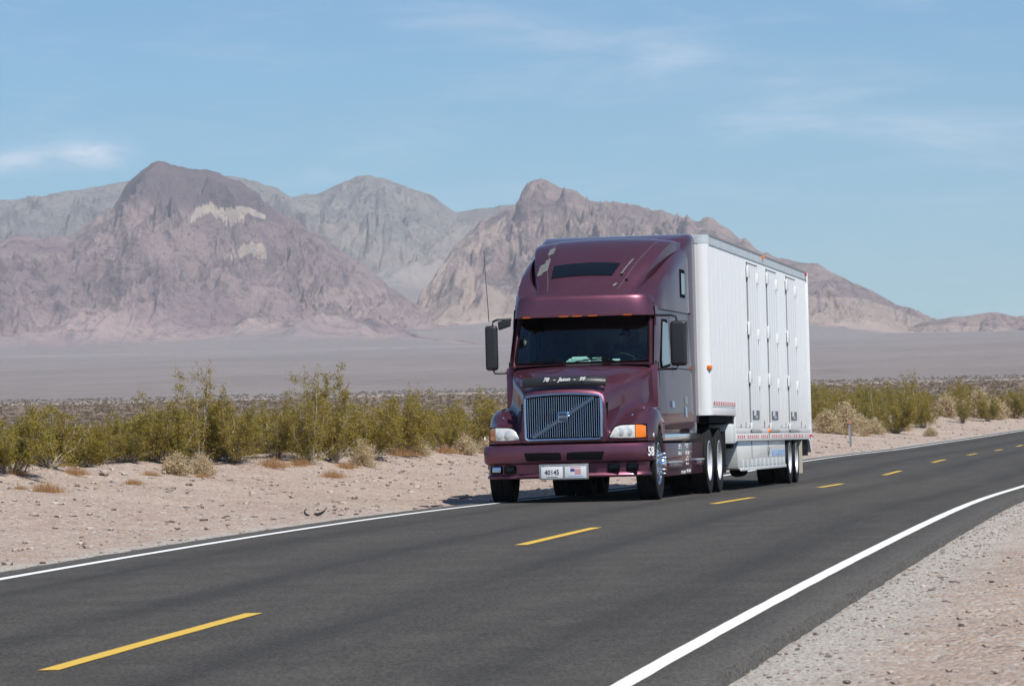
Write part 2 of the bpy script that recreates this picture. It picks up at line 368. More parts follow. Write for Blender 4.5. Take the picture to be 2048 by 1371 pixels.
def ground_mat():
    m, t, b = mat_new('desert_ground'); g = N(t, 'ShaderNodeTexCoord'); P = g.outputs['Object']
    a = N(t, 'ShaderNodeAttribute'); a.attribute_name = 'edge'; E = a.outputs['Fac']
    ge = N(t, 'ShaderNodeNewGeometry'); sub = N(t, 'ShaderNodeVectorMath', operation='DISTANCE'); t.links.new(ge.outputs['Position'], sub.inputs[0]); sub.inputs[1].default_value = (9, -57, 0)
    D = sub.outputs['Value']
    big = noise(t, P, 0.35, 5, 0.6); mid = noise(t, P, 3.0, 6, 0.65); fine = noise(t, P, 45, 5, 0.75)
    vo = N(t, 'ShaderNodeTexVoronoi'); vo.inputs['Scale'].default_value = 26; t.links.new(P, vo.inputs['Vector'])
    vo2 = N(t, 'ShaderNodeTexVoronoi'); vo2.inputs['Scale'].default_value = 60; t.links.new(P, vo2.inputs['Vector'])
    sv = N(t, 'ShaderNodeSeparateColor'); t.links.new(vo.outputs['Color'], sv.inputs[0])
    sv2 = N(t, 'ShaderNodeSeparateColor'); t.links.new(vo2.outputs['Color'], sv2.inputs[0])
    tan = mix_col(t, ramp(t, big, 0.35, 0.65), (0.355, 0.268, 0.218), (0.425, 0.338, 0.276))
    tan = mix_col(t, math_node(t, 'MULTIPLY', ramp(t, mid, 0.42, 0.72), 0.6), tan, (0.31, 0.235, 0.195))
    stone = mix_col(t, sv.outputs[1], (0.25, 0.20, 0.18), (0.60, 0.56, 0.52))
    tan = mix_col(t, math_node(t, 'MULTIPLY', math_node(t, 'GREATER_THAN', sv.outputs[0], 0.62), 0.75), tan, stone)
    grey = mix_col(t, sv2.outputs[0], (0.29, 0.272, 0.25), (0.58, 0.545, 0.495))
    ee = math_node(t, 'ADD', E, math_node(t, 'MULTIPLY', math_node(t, 'SUBTRACT', mid, 0.5), 1.4))
    near = mix_col(t, ramp(t, ee, 0.25, 1.0), grey, tan)
    near = mix_col(t, math_node(t, 'MULTIPLY', fine, 0.35), near, (0.62, 0.57, 0.53), 'OVERLAY')
    # brush plain, then the pale wash, then the grey fan
    pn = noise(t, P, 0.55, 7, 0.8); pn2 = noise(t, P, 0.030, 6, 0.7)
    brown = mix_col(t, ramp(t, pn, 0.38, 0.62), (0.115, 0.088, 0.062), (0.27, 0.205, 0.165))
    mpf = N(t, 'ShaderNodeMapping'); mpf.inputs['Scale'].default_value = (1, 0.55, 1); t.links.new(P, mpf.inputs[0])
    fn = noise(t, mpf.outputs[0], 0.006, 9, 0.8); fs = noise(t, mpf.outputs[0], 0.07, 7, 0.85)
    fan = mix_col(t, ramp(t, fn, 0.38, 0.64), (0.190, 0.166, 0.160), (0.235, 0.206, 0.195))
    fan = mix_col(t, math_node(t, 'MULTIPLY', ramp(t, fs, 0.46, 0.66), 0.6), fan, (0.115, 0.108, 0.098))
    dd = math_node(t, 'ADD', D, math_node(t, 'MULTIPLY', math_node(t, 'SUBTRACT', pn2, 0.5), 90.0))
    far = mix_col(t, ramp(t, dd, 925, 970), brown, (0.33, 0.28, 0.245))
    far = mix_col(t, ramp(t, dd, 985, 1040), far, fan)
    es = math_node(t, 'ADD', E, math_node(t, 'MULTIPLY', math_node(t, 'SUBTRACT', big, 0.5), 10.0))
    c = mix_col(t, ramp(t, es, 14, 34), near, far)
    t.links.new(c, b.inputs['Base Color']); b.inputs['Roughness'].default_value = 0.95; b.inputs['Specular IOR Level'].default_value = 0.15
    h = math_node(t, 'ADD', math_node(t, 'MULTIPLY', vo.outputs['Distance'], -0.8), math_node(t, 'MULTIPLY', fine, 0.5))
    h = math_node(t, 'ADD', h, math_node(t, 'MULTIPLY', mid, 2.0))
    bn = N(t, 'ShaderNodeBump'); bn.inputs['Strength'].default_value = 1.0; bn.inputs['Distance'].default_value = 0.035
    t.links.new(h, bn.inputs['Height']); t.links.new(bn.outputs[0], b.inputs['Normal'])
    return m
ground = obj('ground', me, ground_mat()); tag(ground, kind='structure')

# ------------------------------------------------------------------ road and markings
def asphalt_mat():
    m, t, b = mat_new('asphalt'); g = N(t, 'ShaderNodeTexCoord'); P = g.outputs['Object']
    u = N(t, 'ShaderNodeAttribute'); u.attribute_name = 'lateral'; L = u.outputs['Fac']
    n1 = noise(t, P, 1.2, 6, 0.65); n2 = noise(t, P, 110, 4, 0.8)
    s2 = N(t, 'ShaderNodeAttribute'); s2.attribute_name = 'along'
    cv = N(t, 'ShaderNodeCombineXYZ'); t.links.new(L, cv.inputs[0]); t.links.new(math_node(t, 'MULTIPLY', s2.outputs['Fac'], 0.045), cv.inputs[1])
    st = noise(t, cv.outputs[0], 2.6, 6, 0.6, 0.15)
    vo = N(t, 'ShaderNodeTexVoronoi'); vo.inputs['Scale'].default_value = 75; t.links.new(P, vo.inputs['Vector'])
    sv = N(t, 'ShaderNodeSeparateColor'); t.links.new(vo.outputs['Color'], sv.inputs[0])
    c = mix_col(t, ramp(t, n1, 0.35, 0.65), (0.062, 0.058, 0.053), (0.075, 0.071, 0.065))
    c = mix_col(t, math_node(t, 'MULTIPLY', ramp(t, st, 0.42, 0.70), 0.45), c, (0.052, 0.049, 0.046))
    dark = None
    for x0 in (-2.75, -0.95, 0.95, 2.75):
        q = math_node(t, 'POWER', math_node(t, 'DIVIDE', math_node(t, 'ABSOLUTE', math_node(t, 'SUBTRACT', L, x0)), 0.30), 2.0)
        e = math_node(t, 'EXPONENT', math_node(t, 'MULTIPLY', q, -1.0)); dark = e if dark is None else math_node(t, 'ADD', dark, e)
    c = mix_col(t, math_node(t, 'MULTIPLY', dark, math_node(t, 'MULTIPLY', ramp(t, st, 0.15, 0.6), 0.6)), c, (0.036, 0.035, 0.035))
    c = mix_col(t, math_node(t, 'MULTIPLY', ramp(t, math_node(t, 'ABSOLUTE', L), LW + 0.02, LW + 0.45), 0.55), c, (0.115, 0.110, 0.104))
    sc = N(t, 'ShaderNodeHueSaturation'); t.links.new(c, sc.inputs['Color']); t.links.new(math_node(t, 'ADD', math_node(t, 'MULTIPLY', sv.outputs[0], 1.1), 0.45), sc.inputs['Value'])
    t.links.new(sc.outputs[0], b.inputs['Base Color']); b.inputs['Roughness'].default_value = 0.9; b.inputs['Specular IOR Level'].default_value = 0.12
    bn = N(t, 'ShaderNodeBump'); bn.inputs['Strength'].default_value = 0.45; bn.inputs['Distance'].default_value = 0.006
    t.links.new(math_node(t, 'ADD', math_node(t, 'MULTIPLY', vo.outputs['Distance'], -0.7), n2), bn.inputs['Height']); t.links.new(bn.outputs[0], b.inputs['Normal'])
    return m
ss = np.concatenate([np.arange(-110, -60, 1.0), np.arange(-60, 20, 0.15), np.arange(20, 120, 0.5), np.arange(120, 415, 2.0)])
ls = np.array([-PW, -PW, -3.75, -LW, -3, -2, -1, 0, 1, 2, 3, LW, 3.75, PW, PW])
jl = 0.045 * fbm(ss * 1.3, ss * 0 + 3, 4) + 0.012 * fbm(ss * 9.3, ss * 0 + 8, 2); jr = 0.05 * fbm(ss * 1.1 + 50, ss * 0 + 3, 4) + 0.015 * fbm(ss * 8.3, ss * 0 + 1, 2)
Vr = []; La = []
for k, l in enumerate(ls):
    lo = l + (jl if k < 2 else (jr if k > 12 else 0)) + (-0.05 if k == 0 else (0.05 if k == len(ls) - 1 else 0))
    lo = lo * np.ones_like(ss); Vr.append(road_pt(ss, 0)[:, :] * 0 + np.stack([np.interp(ss, RS, RX) + np.interp(ss, RS, RN[:, 0]) * lo, np.interp(ss, RS, RY) + np.interp(ss, RS, RN[:, 1]) * lo,
        np.interp(ss, RS, RZ) + np.interp(ss, RS, RC) * lo - (0.16 if k in (0, len(ls) - 1) else 0)], -1)); La.append(lo)
Vr = np.stack(Vr, 1).reshape(-1, 3); La = np.stack(La, 1).ravel()
me = mesh_from('road', Vr, grid_faces_np(len(ss), len(ls))[:, ::-1].copy(), True, 40)
for nm, vals in (('lateral', La), ('along', np.repeat(ss, len(ls)))):
    at = me.attributes.new(nm, 'FLOAT', 'POINT'); at.data.foreach_set('value', vals.astype(np.float32))
road = obj('road', me, asphalt_mat()); tag(road, kind='structure')
def paintline_mat(name, col, wear):
    m, t, b = mat_new(name); g = N(t, 'ShaderNodeTexCoord'); n = noise(t, g.outputs['Object'], 38, 5, 0.75); n2 = noise(t, g.outputs['Object'], 2.0, 4, 0.6)
    c = mix_col(t, math_node(t, 'MULTIPLY', ramp(t, n, 0.52, 0.75), wear), col, (0.16, 0.155, 0.14))
    c = mix_col(t, math_node(t, 'MULTIPLY', ramp(t, n2, 0.4, 0.8), 0.25), c, tuple(x * 0.8 for x in col))
    t.links.new(c, b.inputs['Base Color']); b.inputs['Roughness'].default_value = 0.6; return m
M['wline'] = paintline_mat('white_road_paint', (0.78, 0.78, 0.755), 0.55); M['yline'] = paintline_mat('yellow_road_paint', (0.62, 0.40, 0.045), 0.5)
def strip(name, s0, s1, l0, l1, mat, st=0.4, dz=0.005):
    s_ = np.append(np.arange(s0, s1, st), s1)
    s_ = s_; a = road_pt(s_, l0 + .006 * fbm(s_ * .9 + l0 * 7, s_ * 0 + 2, 4), dz); b_ = road_pt(s_, l1 + .006 * fbm(s_ * .9 + l1 * 5 + 40, s_ * 0 + 5, 4), dz); V = np.stack([a, b_], 1).reshape(-1, 3)
    return obj(name, mesh_from(name, V, grid_faces_np(len(s_), 2)[:, ::-1].copy(), True), mat, road)
strip('edge_line', -70, 400, -LW - 0.058, -LW + 0.058, M['wline'])
strip('edge_line', -70, 400, LW - 0.058, LW + 0.058, M['wline'])
for k in range(-2, 22):
    s0 = -34.95 + 15.73 * k; strip('centre_dash', s0, s0 + 4.9, -0.062, 0.062, M['yline'])

# ------------------------------------------------------------------ mountains
def mountain_mat(name, pa, pb, tan, tanamt, dark, palec=(0.45, 0.375, 0.31), pamt=0.75):
    m, t, b = mat_new(name); g = N(t, 'ShaderNodeTexCoord'); P = g.outputs['Object']
    a = N(t, 'ShaderNodeAttribute'); a.attribute_name = 'pale'
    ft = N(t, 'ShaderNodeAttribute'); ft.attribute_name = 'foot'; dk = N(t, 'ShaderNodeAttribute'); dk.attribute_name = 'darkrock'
    n1 = noise(t, P, 0.0045, 8, 0.7, 0.6); n2 = noise(t, P, 0.022, 7, 0.75, 0.3); n3 = noise(t, P, 0.09, 5, 0.8)
    mp = N(t, 'ShaderNodeMapping'); mp.inputs['Rotation'].default_value = (0, 0.5, 0); mp.inputs['Scale'].default_value = (0.35, 0.35, 2.2); t.links.new(P, mp.inputs[0])
    ly = noise(t, mp.outputs[0], 0.010, 7, 0.7, 1.2)
    c = mix_col(t, ramp(t, n1, 0.36, 0.64), pa, pb)  # rock tones, spread apart partly to imitate the contrast of sun and shadow
    c = mix_col(t, math_node(t, 'MULTIPLY', ramp(t, ly, 0.50, 0.70), tanamt), c, tan)
    c = mix_col(t, math_node(t, 'MULTIPLY', ramp(t, n2, 0.50, 0.66), 0.9), c, dark)
    c = mix_col(t, math_node(t, 'MULTIPLY', ramp(t, n3, 0.50, 0.68), 0.65), c, tuple(x * 0.45 for x in dark))
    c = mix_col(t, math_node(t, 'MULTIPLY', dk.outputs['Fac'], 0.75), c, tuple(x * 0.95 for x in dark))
    pe = math_node(t, 'ADD', a.outputs['Fac'], math_node(t, 'MULTIPLY', math_node(t, 'ADD', math_node(t, 'SUBTRACT', n2, 0.5), math_node(t, 'SUBTRACT', n1, 0.5)), 1.5))
    c = mix_col(t, math_node(t, 'MULTIPLY', ramp(t, pe, 0.40, 0.75), pamt), c, palec)
    fe = math_node(t, 'ADD', ft.outputs['Fac'], math_node(t, 'MULTIPLY', math_node(t, 'SUBTRACT', n2, 0.5), 0.7))
    c = mix_col(t, math_node(t, 'MULTIPLY', ramp(t, fe, 0.25, 0.85), 0.9), c, (0.190, 0.170, 0.165))
    t.links.new(c, b.inputs['Base Color']); b.inputs['Roughness'].default_value = 1.0; b.inputs['Specular IOR Level'].default_value = 0.05
    bn = N(t, 'ShaderNodeBump'); bn.inputs['Strength'].default_value = 1.0; bn.inputs['Distance'].default_value = 11.0; t.links.new(math_node(t, 'SUBTRACT', 1.0, ramp(t, ft.outputs['Fac'], 0.0, 0.7)), bn.inputs['Strength'])
    t.links.new(math_node(t, 'ADD', n2, math_node(t, 'MULTIPLY', n3, 0.5)), bn.inputs['Height']); t.links.new(bn.outputs[0], b.inputs['Normal'])
    return m
def mountain(name, crest, Dc, Db, base, mat, rows=190, amp=70, wl=520, seed=0, expo=1.0, patches=(), dusk=lambda u, y: 0 * u, du=2.6, crestamp=0.07, back=1500, crestn=3.2, rough=1.3):
    # a range standing at its own distance: crest heights in metres, foot on the fan, relief from ridged noise
    us = np.arange(crest[0][0], crest[-1][0] + du, du); cu = np.array([c[0] for c in crest]); cyy = np.array([c[1] for c in crest], float)
    cv_ = np.interp(us, cu, cyy); azs = np.radians(-9.586) + np.arctan((us - 1024) / 8187.0)
    tb = np.array([b_[0] for b_ in base]); bv = np.interp(us, tb, [b_[1] for b_ in base])
    hor = 892 - 0.0254 * (us - 1024)
    Dcr = Dc(us) if callable(Dc) else np.full_like(us, Dc, dtype=float); Dbb = Db(us) if callable(Db) else np.full_like(us, Db, dtype=float)
    zc = 0.85 + (hor - cv_) / 8187.0 * Dcr; zb = 0.85 + (hor - bv) / 8187.0 * Dbb
    v = np.linspace(0, 1, rows); vb = np.linspace(0, 1, 14)[1:]
    VV, _ = np.meshgrid(v, us, indexing='ij')
    D = Dbb + (Dcr - Dbb) * VV; Z = zb + (zc - zb) * VV ** expo
    Bk, _ = np.meshgrid(vb, us, indexing='ij'); D2 = Dcr + back * Bk; Z2 = zc - (zc - zb) * Bk * 1.05 - 10 * Bk
    D = np.concatenate([D, D2]); Z = np.concatenate([Z, Z2]); VA = np.concatenate([VV, 1 - Bk * 0.9])
    X = CAMP[0] + D * np.sin(azs); Y = CAMP[1] + D * np.cos(azs)
    wx = X + 120 * fbm(X / 700 + seed, Y / 700, 3); wy = Y + 120 * fbm(X / 700, Y / 700 + seed, 3)
    r = ridged(wx / wl + seed * 3.1, wy / (wl * 1.5) + seed, 7, 0.52) - 1.15
    r2 = fbm(X / 60 + seed, Y / 60, 6, 0.6)
    env = np.sin(np.clip((VA - .05) / .95, 0, 1) * PI) ** 0.8 * (1 - crestamp) + crestamp * smooth01(VA * 3)
    hgt = np.maximum(zc - zb, 5); sc = np.clip(hgt / 230.0, 0.10, 1.25)
    cr = 1 - .88 * smooth01((VA - .80) / .20)
    sk = fbm(X / 260 + seed, Y / 800, 3) * 260; Xa = X + .32 * Y + sk; Xb = X - .30 * Y + sk
    rg = .5 * (ridged(Xa / 95 + seed, Y / 420, 5, .6) + ridged(Xb / 80 + seed + 9, Y / 380, 5, .6)) - 1.05; rg2 = .5 * (ridged(Xa / 34 + seed, Y / 130, 4, .6) + ridged(Xb / 30 + seed + 4, Y / 120, 4, .6)) - .95; flat = smooth01((VA - .10) / .35)
    Z = Z + (amp * r * env + (3.5 * r2 + 5.0 * fbm(X / 45 + seed, Y / 190, 5, .62) + (27.0 * rg + 10.5 * rg2) * rough * flat) * smooth01(VA * 2.2) * cr) * sc + crestn * fbm(X / 34, Y / 90 + seed, 5) * (1 - cr); Z[0] -= 30
    Vx = np.stack([X.ravel(), Y.ravel(), Z.ravel()], 1)
    me = mesh_from(name, Vx, grid_faces_np(*X.shape), True)
    u_now = np.broadcast_to(us, X.shape); y_now = (892 - 0.0254 * (u_now - 1024)) - (Z - 0.85) / D * 8187.0
    pale = np.zeros_like(X)
    for poly in patches:
        pu = np.array([q[0] for q in poly]); top = np.interp(us, pu, [q[1] for q in poly], left=0, right=0); bot = np.interp(us, pu, [q[2] for q in poly], left=-9, right=-9)
        w_ = smooth01((y_now - top) / 8 + 0.5) * smooth01((bot - y_now) / 8 + 0.5); w_[:, (us < pu[0]) | (us > pu[-1])] = 0; pale = np.maximum(pale, w_)
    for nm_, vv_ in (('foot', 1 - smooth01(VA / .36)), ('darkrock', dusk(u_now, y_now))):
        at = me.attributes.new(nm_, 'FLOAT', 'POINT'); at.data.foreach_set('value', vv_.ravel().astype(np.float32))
    at = me.attributes.new('pale', 'FLOAT', 'POINT'); at.data.foreach_set('value', pale.ravel().astype(np.float32))
    o = obj(name, me, mat); tag(o, kind='structure'); return o
mtA = mountain_mat('purple_rock', (0.210, 0.160, 0.164), (0.325, 0.248, 0.232), (0.33, 0.27, 0.235), 0.45, (0.105, 0.088, 0.100), (0.50, 0.42, 0.345), 0.78)
mtB = mountain_mat('grey_green_rock', (0.200, 0.194, 0.190), (0.280, 0.258, 0.240), (0.34, 0.29, 0.25), 0.30, (0.125, 0.125, 0.130), (0.33, 0.285, 0.25), 0.45)
mtC = mountain_mat('brown_rock', (0.210, 0.160, 0.156), (0.330, 0.254, 0.224), (0.40, 0.33, 0.275), 0.45, (0.100, 0.086, 0.100), (0.42, 0.335, 0.28), 0.6)
base_l = [(-1300, 745), (-700, 720), (0, 715), (300, 708), (600, 700), (900, 690), (1300, 688), (1700, 678), (2100, 690), (2800, 700)]
mountain('mountain_range', [(-1500, 720), (-1200, 560), (-900, 430), (-700, 390), (-300, 420), (0, 404), (100, 393), (180, 380), (260, 362), (330, 345), (480, 352), (530, 366), (560, 375), (590, 390), (640, 386), (690, 362), (720, 352), (745, 349), (780, 357), (830, 374), (870, 386), (900, 408), (918, 420), (960, 414), (1010, 411), (1060, 402), (1200, 430), (1400, 520), (1500, 600)],
         7600, 6200, [(-1500, 700), (-700, 640), (600, 640), (800, 600), (1500, 640)], mtB, 190, 40, 330, 3.3, 1.0, crestn=1.0, rough=.75, patches=
         [[(640, 430, 470), (700, 440, 500), (800, 490, 560), (860, 500, 590), (900, 470, 600), (960, 440, 600), (1000, 430, 560)]])
mountain('mountain', [(-1300, 740), (-1000, 640), (-700, 520), (-300, 470), (-100, 500), (0, 484), (40, 468), (90, 476), (140, 470), (190, 440), (235, 410), (258, 372), (290, 346), (325, 327), (350, 325), (400, 332), (445, 339), (485, 350), (505, 370), (535, 400), (580, 428), (640, 466), (700, 508), (760, 556), (820, 600), (880, 632), (940, 655), (1010, 682)],
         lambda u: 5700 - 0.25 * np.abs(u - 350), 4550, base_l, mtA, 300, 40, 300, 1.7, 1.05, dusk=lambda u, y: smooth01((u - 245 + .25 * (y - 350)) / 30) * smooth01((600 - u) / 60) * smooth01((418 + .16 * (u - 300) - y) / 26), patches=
         [[(385, 438, 448), (400, 412, 440), (425, 404, 430), (455, 418, 448), (475, 412, 452), (500, 412, 430), (538, 432, 440)], [(452, 508, 516), (480, 496, 522), (505, 484, 508), (530, 486, 520), (538, 505, 526)]])
mountain('mountain', [(820, 640), (850, 580), (890, 520), (930, 470), (965, 440), (1005, 418), (1035, 398), (1045, 386), (1050, 370), (1062, 357), (1095, 358), (1125, 366), (1160, 374), (1190, 396), (1240, 402), (1300, 416), (1350, 428), (1400, 441), (1412, 437), (1422, 432), (1436, 437), (1447, 446), (1460, 452), (1474, 465), (1486, 474), (1496, 471), (1506, 482), (1520, 495), (1560, 514), (1590, 520), (1612, 522), (1640, 528), (1690, 556), (1740, 582), (1790, 606), (1830, 622), (1870, 638), (1920, 660), (1980, 678)],
         lambda u: 6100 - 0.45 * np.abs(u - 1080), 4900, [(800, 665), (1000, 660), (1300, 672), (1640, 668), (1750, 676), (2000, 690)], mtC, 300, 40, 300, 8.2, 1.0, crestn=4.5, rough=1.35, patches=
         [[(840, 560, 640), (870, 540, 665), (920, 500, 650), (960, 560, 660), (1010, 585, 655), (1060, 590, 650)], [(1600, 592, 640), (1660, 596, 650), (1720, 594, 660), (1800, 622, 672), (1900, 662, 684)], [(880, 470, 520), (960, 470, 505), (1020, 430, 470)]])
mountain('mountain', [(1740, 688), (1790, 668), (1840, 648), (1880, 638), (1905, 634), (1935, 632), (1965, 628), (1990, 627), (2015, 630), (2048, 633), (2120, 640), (2260, 652), (2500, 672), (2800, 694)],
         5200, 4650, [(1700, 690), (2048, 690), (2800, 700)], mtC, 110, 26, 170, 5.1, 1.0, [[(1810, 655, 690), (1900, 652, 690), (2000, 655, 692), (2048, 668, 690)]])
mountain('mountain', [(-2600, 620), (-2100, 500), (-1700, 430), (-1300, 470), (-1000, 400), (-760, 420), (-600, 470)], 6600, 5200, [(-2600, 800), (-600, 745)], mtA, 90, 60, 400, 4.4, du=6)
# ------------------------------------------------------------------ desert air
HAZE_DENSITY = 5.8e-5
def haze():
    mb = MB(); mb.mm((-9000, -1200, -14), (9000, 11000, 470)); o = mb.build('haze', None); m = bpy.data.materials.new('desert_haze'); m.use_nodes = True; t = m.node_tree; t.nodes.clear()
    ou = N(t, 'ShaderNodeOutputMaterial'); pv = N(t, 'ShaderNodeVolumePrincipled'); pv.inputs['Density'].default_value = HAZE_DENSITY; pv.inputs['Color'].default_value = (0.80, 0.88, 1.0, 1)
    pv.inputs['Anisotropy'].default_value = 0.1; t.links.new(pv.outputs[0], ou.inputs['Volume']); o.data.materials.append(m); tag(o, kind='stuff')
haze()
# ------------------------------------------------------------------ wheels
def text_mesh(s, size, shear=0.0, extrude=0.002, bold=0.0, sx=1.0):
    cu = bpy.data.curves.new('lettering', 'FONT'); cu.body = s; cu.size = size; cu.shear = shear; cu.extrude = extrude; cu.offset = bold
    cu.align_x = 'CENTER'; cu.align_y = 'CENTER'; cu.resolution_u = 2
    o = bpy.data.objects.new('lettering', cu); COL.objects.link(o); dg = bpy.context.evaluated_depsgraph_get(); dg.update()
    me = bpy.data.meshes.new_from_object(o.evaluated_get(dg)); bpy.data.objects.remove(o); bpy.data.curves.remove(cu)
    if sx != 1.0: me.transform(Matrix.Diagonal((sx, 1, 1, 1)))
    return me
FRONT = Matrix(((1, 0, 0, 0), (0, 0, -1, 0), (0, 1, 0, 0), (0, 0, 0, 1)))   # text plane facing -Y
SIDE = Matrix(((0, 0, 1, 0), (1, 0, 0, 0), (0, 1, 0, 0), (0, 0, 0, 1)))      # text plane facing +X
def letter(s, size, loc, mat, parent, face=FRONT, name='lettering', **kw):
    me = text_mesh(s, size, **kw); me.transform(face); return obj(name, me, mat, parent, loc)
def tyre(parent, r, w, name='tyre'):
    h = w / 2; pr = [(r * .60, -h * .72), (r * .64, -h * .96), (r * .80, -h), (r * .93, -h * .97), (r * .985, -h * .82), (r, -h * .62)]
    for g in (-.42, -.14, .14, .42): pr += [(r, (g - .06) * w), (r - .014, (g - .04) * w), (r - .014, (g + .04) * w), (r, (g + .06) * w)]
    pr += [(r, h * .62 + .0), (r * .985, h * .82), (r * .93, h * .97), (r * .80, h), (r * .64, h * .96), (r * .60, h * .72)]
    pr = sorted(pr[6:-6], key=lambda q: q[1]) and pr
    mb = MB(); mb.lathe(pr, 'X', n=56, cap=False); return mb.build(name, M['rubber'], parent, smooth=True, angle=30)
def wheel_steer(parent, x, y, r, side):
    w = empty('wheel', (x, y, r), 0 if side > 0 else PI); w.parent = parent
    tyre(w, r, .29)
    mb = MB(); mb.lathe([(.315, .10), (.310, .128), (.295, .135), (.28, .115), (.262, .085), (.25, .085), (.235, .105), (.20, .120), (.15, .128), (.105, .13), (.10, .17), (.0, .175)], 'X', n=48, cap=False)
    rim = mb.build('rim', M['alu'], w, smooth=True, angle=40)
    mb = MB()
    for k in range(10):
        a = 2 * PI * (k + .5) / 10; mb.lathe([(.0, .128), (.024, .1215), (.024, .119)], 'X', (.0, .222 * math.cos(a), .222 * math.sin(a)), n=14)
    mb.build('hand_hole', M['gap'], rim)
    mb = MB(); mb.lathe([(.105, .125), (.10, .20), (.085, .225), (.05, .235), (0, .236)], 'X', n=24, cap=False); mb.build('hub_cap', M['chrome'], w, smooth=True)
    src = None
    for k in range(10):
        a = 2 * PI * k / 10
        if src is None:
            mb = MB(); mb.lathe([(.024, .12), (.024, .15), (.019, .155), (.017, .205), (.008, .225), (0, .228)], 'X', n=10, cap=False); src = mb.build('lug_nut', M['chrome'], w, smooth=True); o = src
        else: o = src.copy(); COL.objects.link(o); o.parent = w
        o.location = (0, .148 * math.cos(a), .148 * math.sin(a))
    return w
def copy_tree(o, parent=None):
    c = o.copy(); COL.objects.link(c); c.parent = parent
    for ch in [q for q in COL.objects if q.parent is o]: copy_tree(ch, c)
    return c
_dual = {}
def wheel_dual(parent, x, y, r, side):
    key = r
    if key in _dual:
        w = copy_tree(_dual[key], parent); w.location = (x, y, r); w.rotation_euler = (0, 0, 0 if side > 0 else PI); return w
    w = empty('wheel', (x, y, r), 0 if side > 0 else PI); w.parent = parent; k = r / .52
    tyre(w, r, .27)
    t2 = tyre(w, r, .27); t2.location = (-.33, 0, 0)
    mb = MB(); mb.lathe([(.318 * k, .105), (.318 * k, .128), (.305 * k, .13), (.292 * k, .118), (.285 * k, .09), (.275 * k, .0), (.262 * k, -.085), (.22 * k, -.10), (.15 * k, -.11), (.14 * k, -.08), (.12 * k, -.06)], 'X', n=48, cap=False)
    rim = mb.build('rim', M['rimwhite'], w, smooth=True, angle=40)
    mb = MB(); mb.lathe([(.12 * k, -.11), (.115 * k, .03), (.09 * k, .07), (.06 * k, .08), (0, .08)], 'X', n=20, cap=False); mb.build('hub', M['rimwhite'], w, smooth=True)
    mb = MB()
    for q in range(10):
        a = 2 * PI * q / 10; mb.lathe([(.016, -.11), (.016, -.06), (0, -.055)], 'X', (0, .185 * k * math.cos(a), .185 * k * math.sin(a)), n=8, cap=False)
    mb.build('lug_nuts', M['steel'], rim)
    _dual[key] = w; return w

M['amberdark'] = simple('marker_lens', (0.42, 0.085, 0.008), 0.3)
# ------------------------------------------------------------------ the truck tractor
T = empty('semi_truck', (-0.05, 0, 0.022)); tag(T, 'maroon long nose semi truck with high sleeper roof and slatted chrome grille', 'truck')
def kf(keys, vals, y): return float(np.interp(y, keys, vals))
def warp(x, y):       # plan curve of the nose: sides sweep back
    a = min(abs(x), 1.25); return y + (0.11 * (a / 1.0) ** 2.4 + 2.0 * max(0.0, a - 1.0) - .0) * max(0.0, 1 - y / 1.3)
def half_mirror(pts):  # pts outer -> centre (right half), returns left-outer -> right-outer
    L = [(-x, z) for (x, z) in pts]; return L + [(x, z) for (x, z) in reversed(pts[:-1])]
def catmull(P, n):
    P = np.array(P, float); t = np.concatenate([[0], np.cumsum(np.linalg.norm(np.diff(P, axis=0), axis=1))]); t /= t[-1]
    q = np.linspace(0, 1, n); return spl_matrix(t, q) @ P
# hood with fenders
HY = [0.10, 0.14, 0.22, 0.34] + list(np.arange(0.46, 1.96, 0.055))
def hood_section(y):
    ks = [0.1, 0.3, 0.6, 1.0, 1.4, 1.95]
    xo = kf(ks, [1.165, 1.20, 1.215, 1.22, 1.22, 1.20], y); zf = kf(ks, [1.115, 1.18, 1.29, 1.36, 1.375, 1.29], y)
    if y < .2: xo -= .03 * (1 - y / .2); zf -= 0.02 * (1 - y / .2)
    xv = kf([.1, .3, .5, .8, 1.1, 1.4, 1.95], [.63, .66, .70, .77, .87, .98, 1.06], y); zv = kf([.1, .3, .5, .8, 1.1, 1.4, 1.95], [.985, 1.06, 1.145, 1.25, 1.32, 1.36, 1.35], y)
    xc = kf([.1, .2, 1.6, 1.95], [.585, .60, .97, 1.05], y); zc = kf([.1, .18, .5, 1.0, 1.6, 1.95], [1.53, 1.56, 1.62, 1.71, 1.84, 1.96], y)
    zt = kf([.1, .16, .3, .6, 1.0, 1.5, 1.95], [1.60, 1.645, 1.70, 1.77, 1.85, 1.94, 2.01], y)
    dy = y - 1.17; zb = 0.855
    if abs(dy) < .60: zb = max(zb, .52 + math.sqrt(max(0, .595 ** 2 - dy * dy)))
    zs = max(zf - .16, zb + .05)
    pts = [(xo, zb), (xo + .004, zb + (zs - zb) * .5), (xo - .004, zs), (xo - .028, zs + (zf - zs) * .55), (xo - .085, zf - .022), (xo - .17, zf), ((xo + xv) / 2 + .02, zf - .005 + (zv - zf) * .18),
           (xv + .09, zv + (zf - zv) * .22 - .0), (xv + .025, zv + .015), (xv - .01, zv + .07), (xv + (xc - xv) * .35, zv + (zc - zv) * .36), (xv + (xc - xv) * .7, zv + (zc - zv) * .70), (xc + .008, zc - .05), (xc - .018, zc - .008),
           (xc - .075, zc + (zt - zc) * .28), (xc * .70, zc + (zt - zc) * .66), (xc * .36, zc + (zt - zc) * .92), (0, zt)]
    return pts
V = []; ncol = 0
for y in HY:
    s = half_mirror(hood_section(y)); ncol = len(s); V += [(x, warp(x, y), z) for (x, z) in s]
nb = len(V); F = grid_faces(len(HY), ncol)
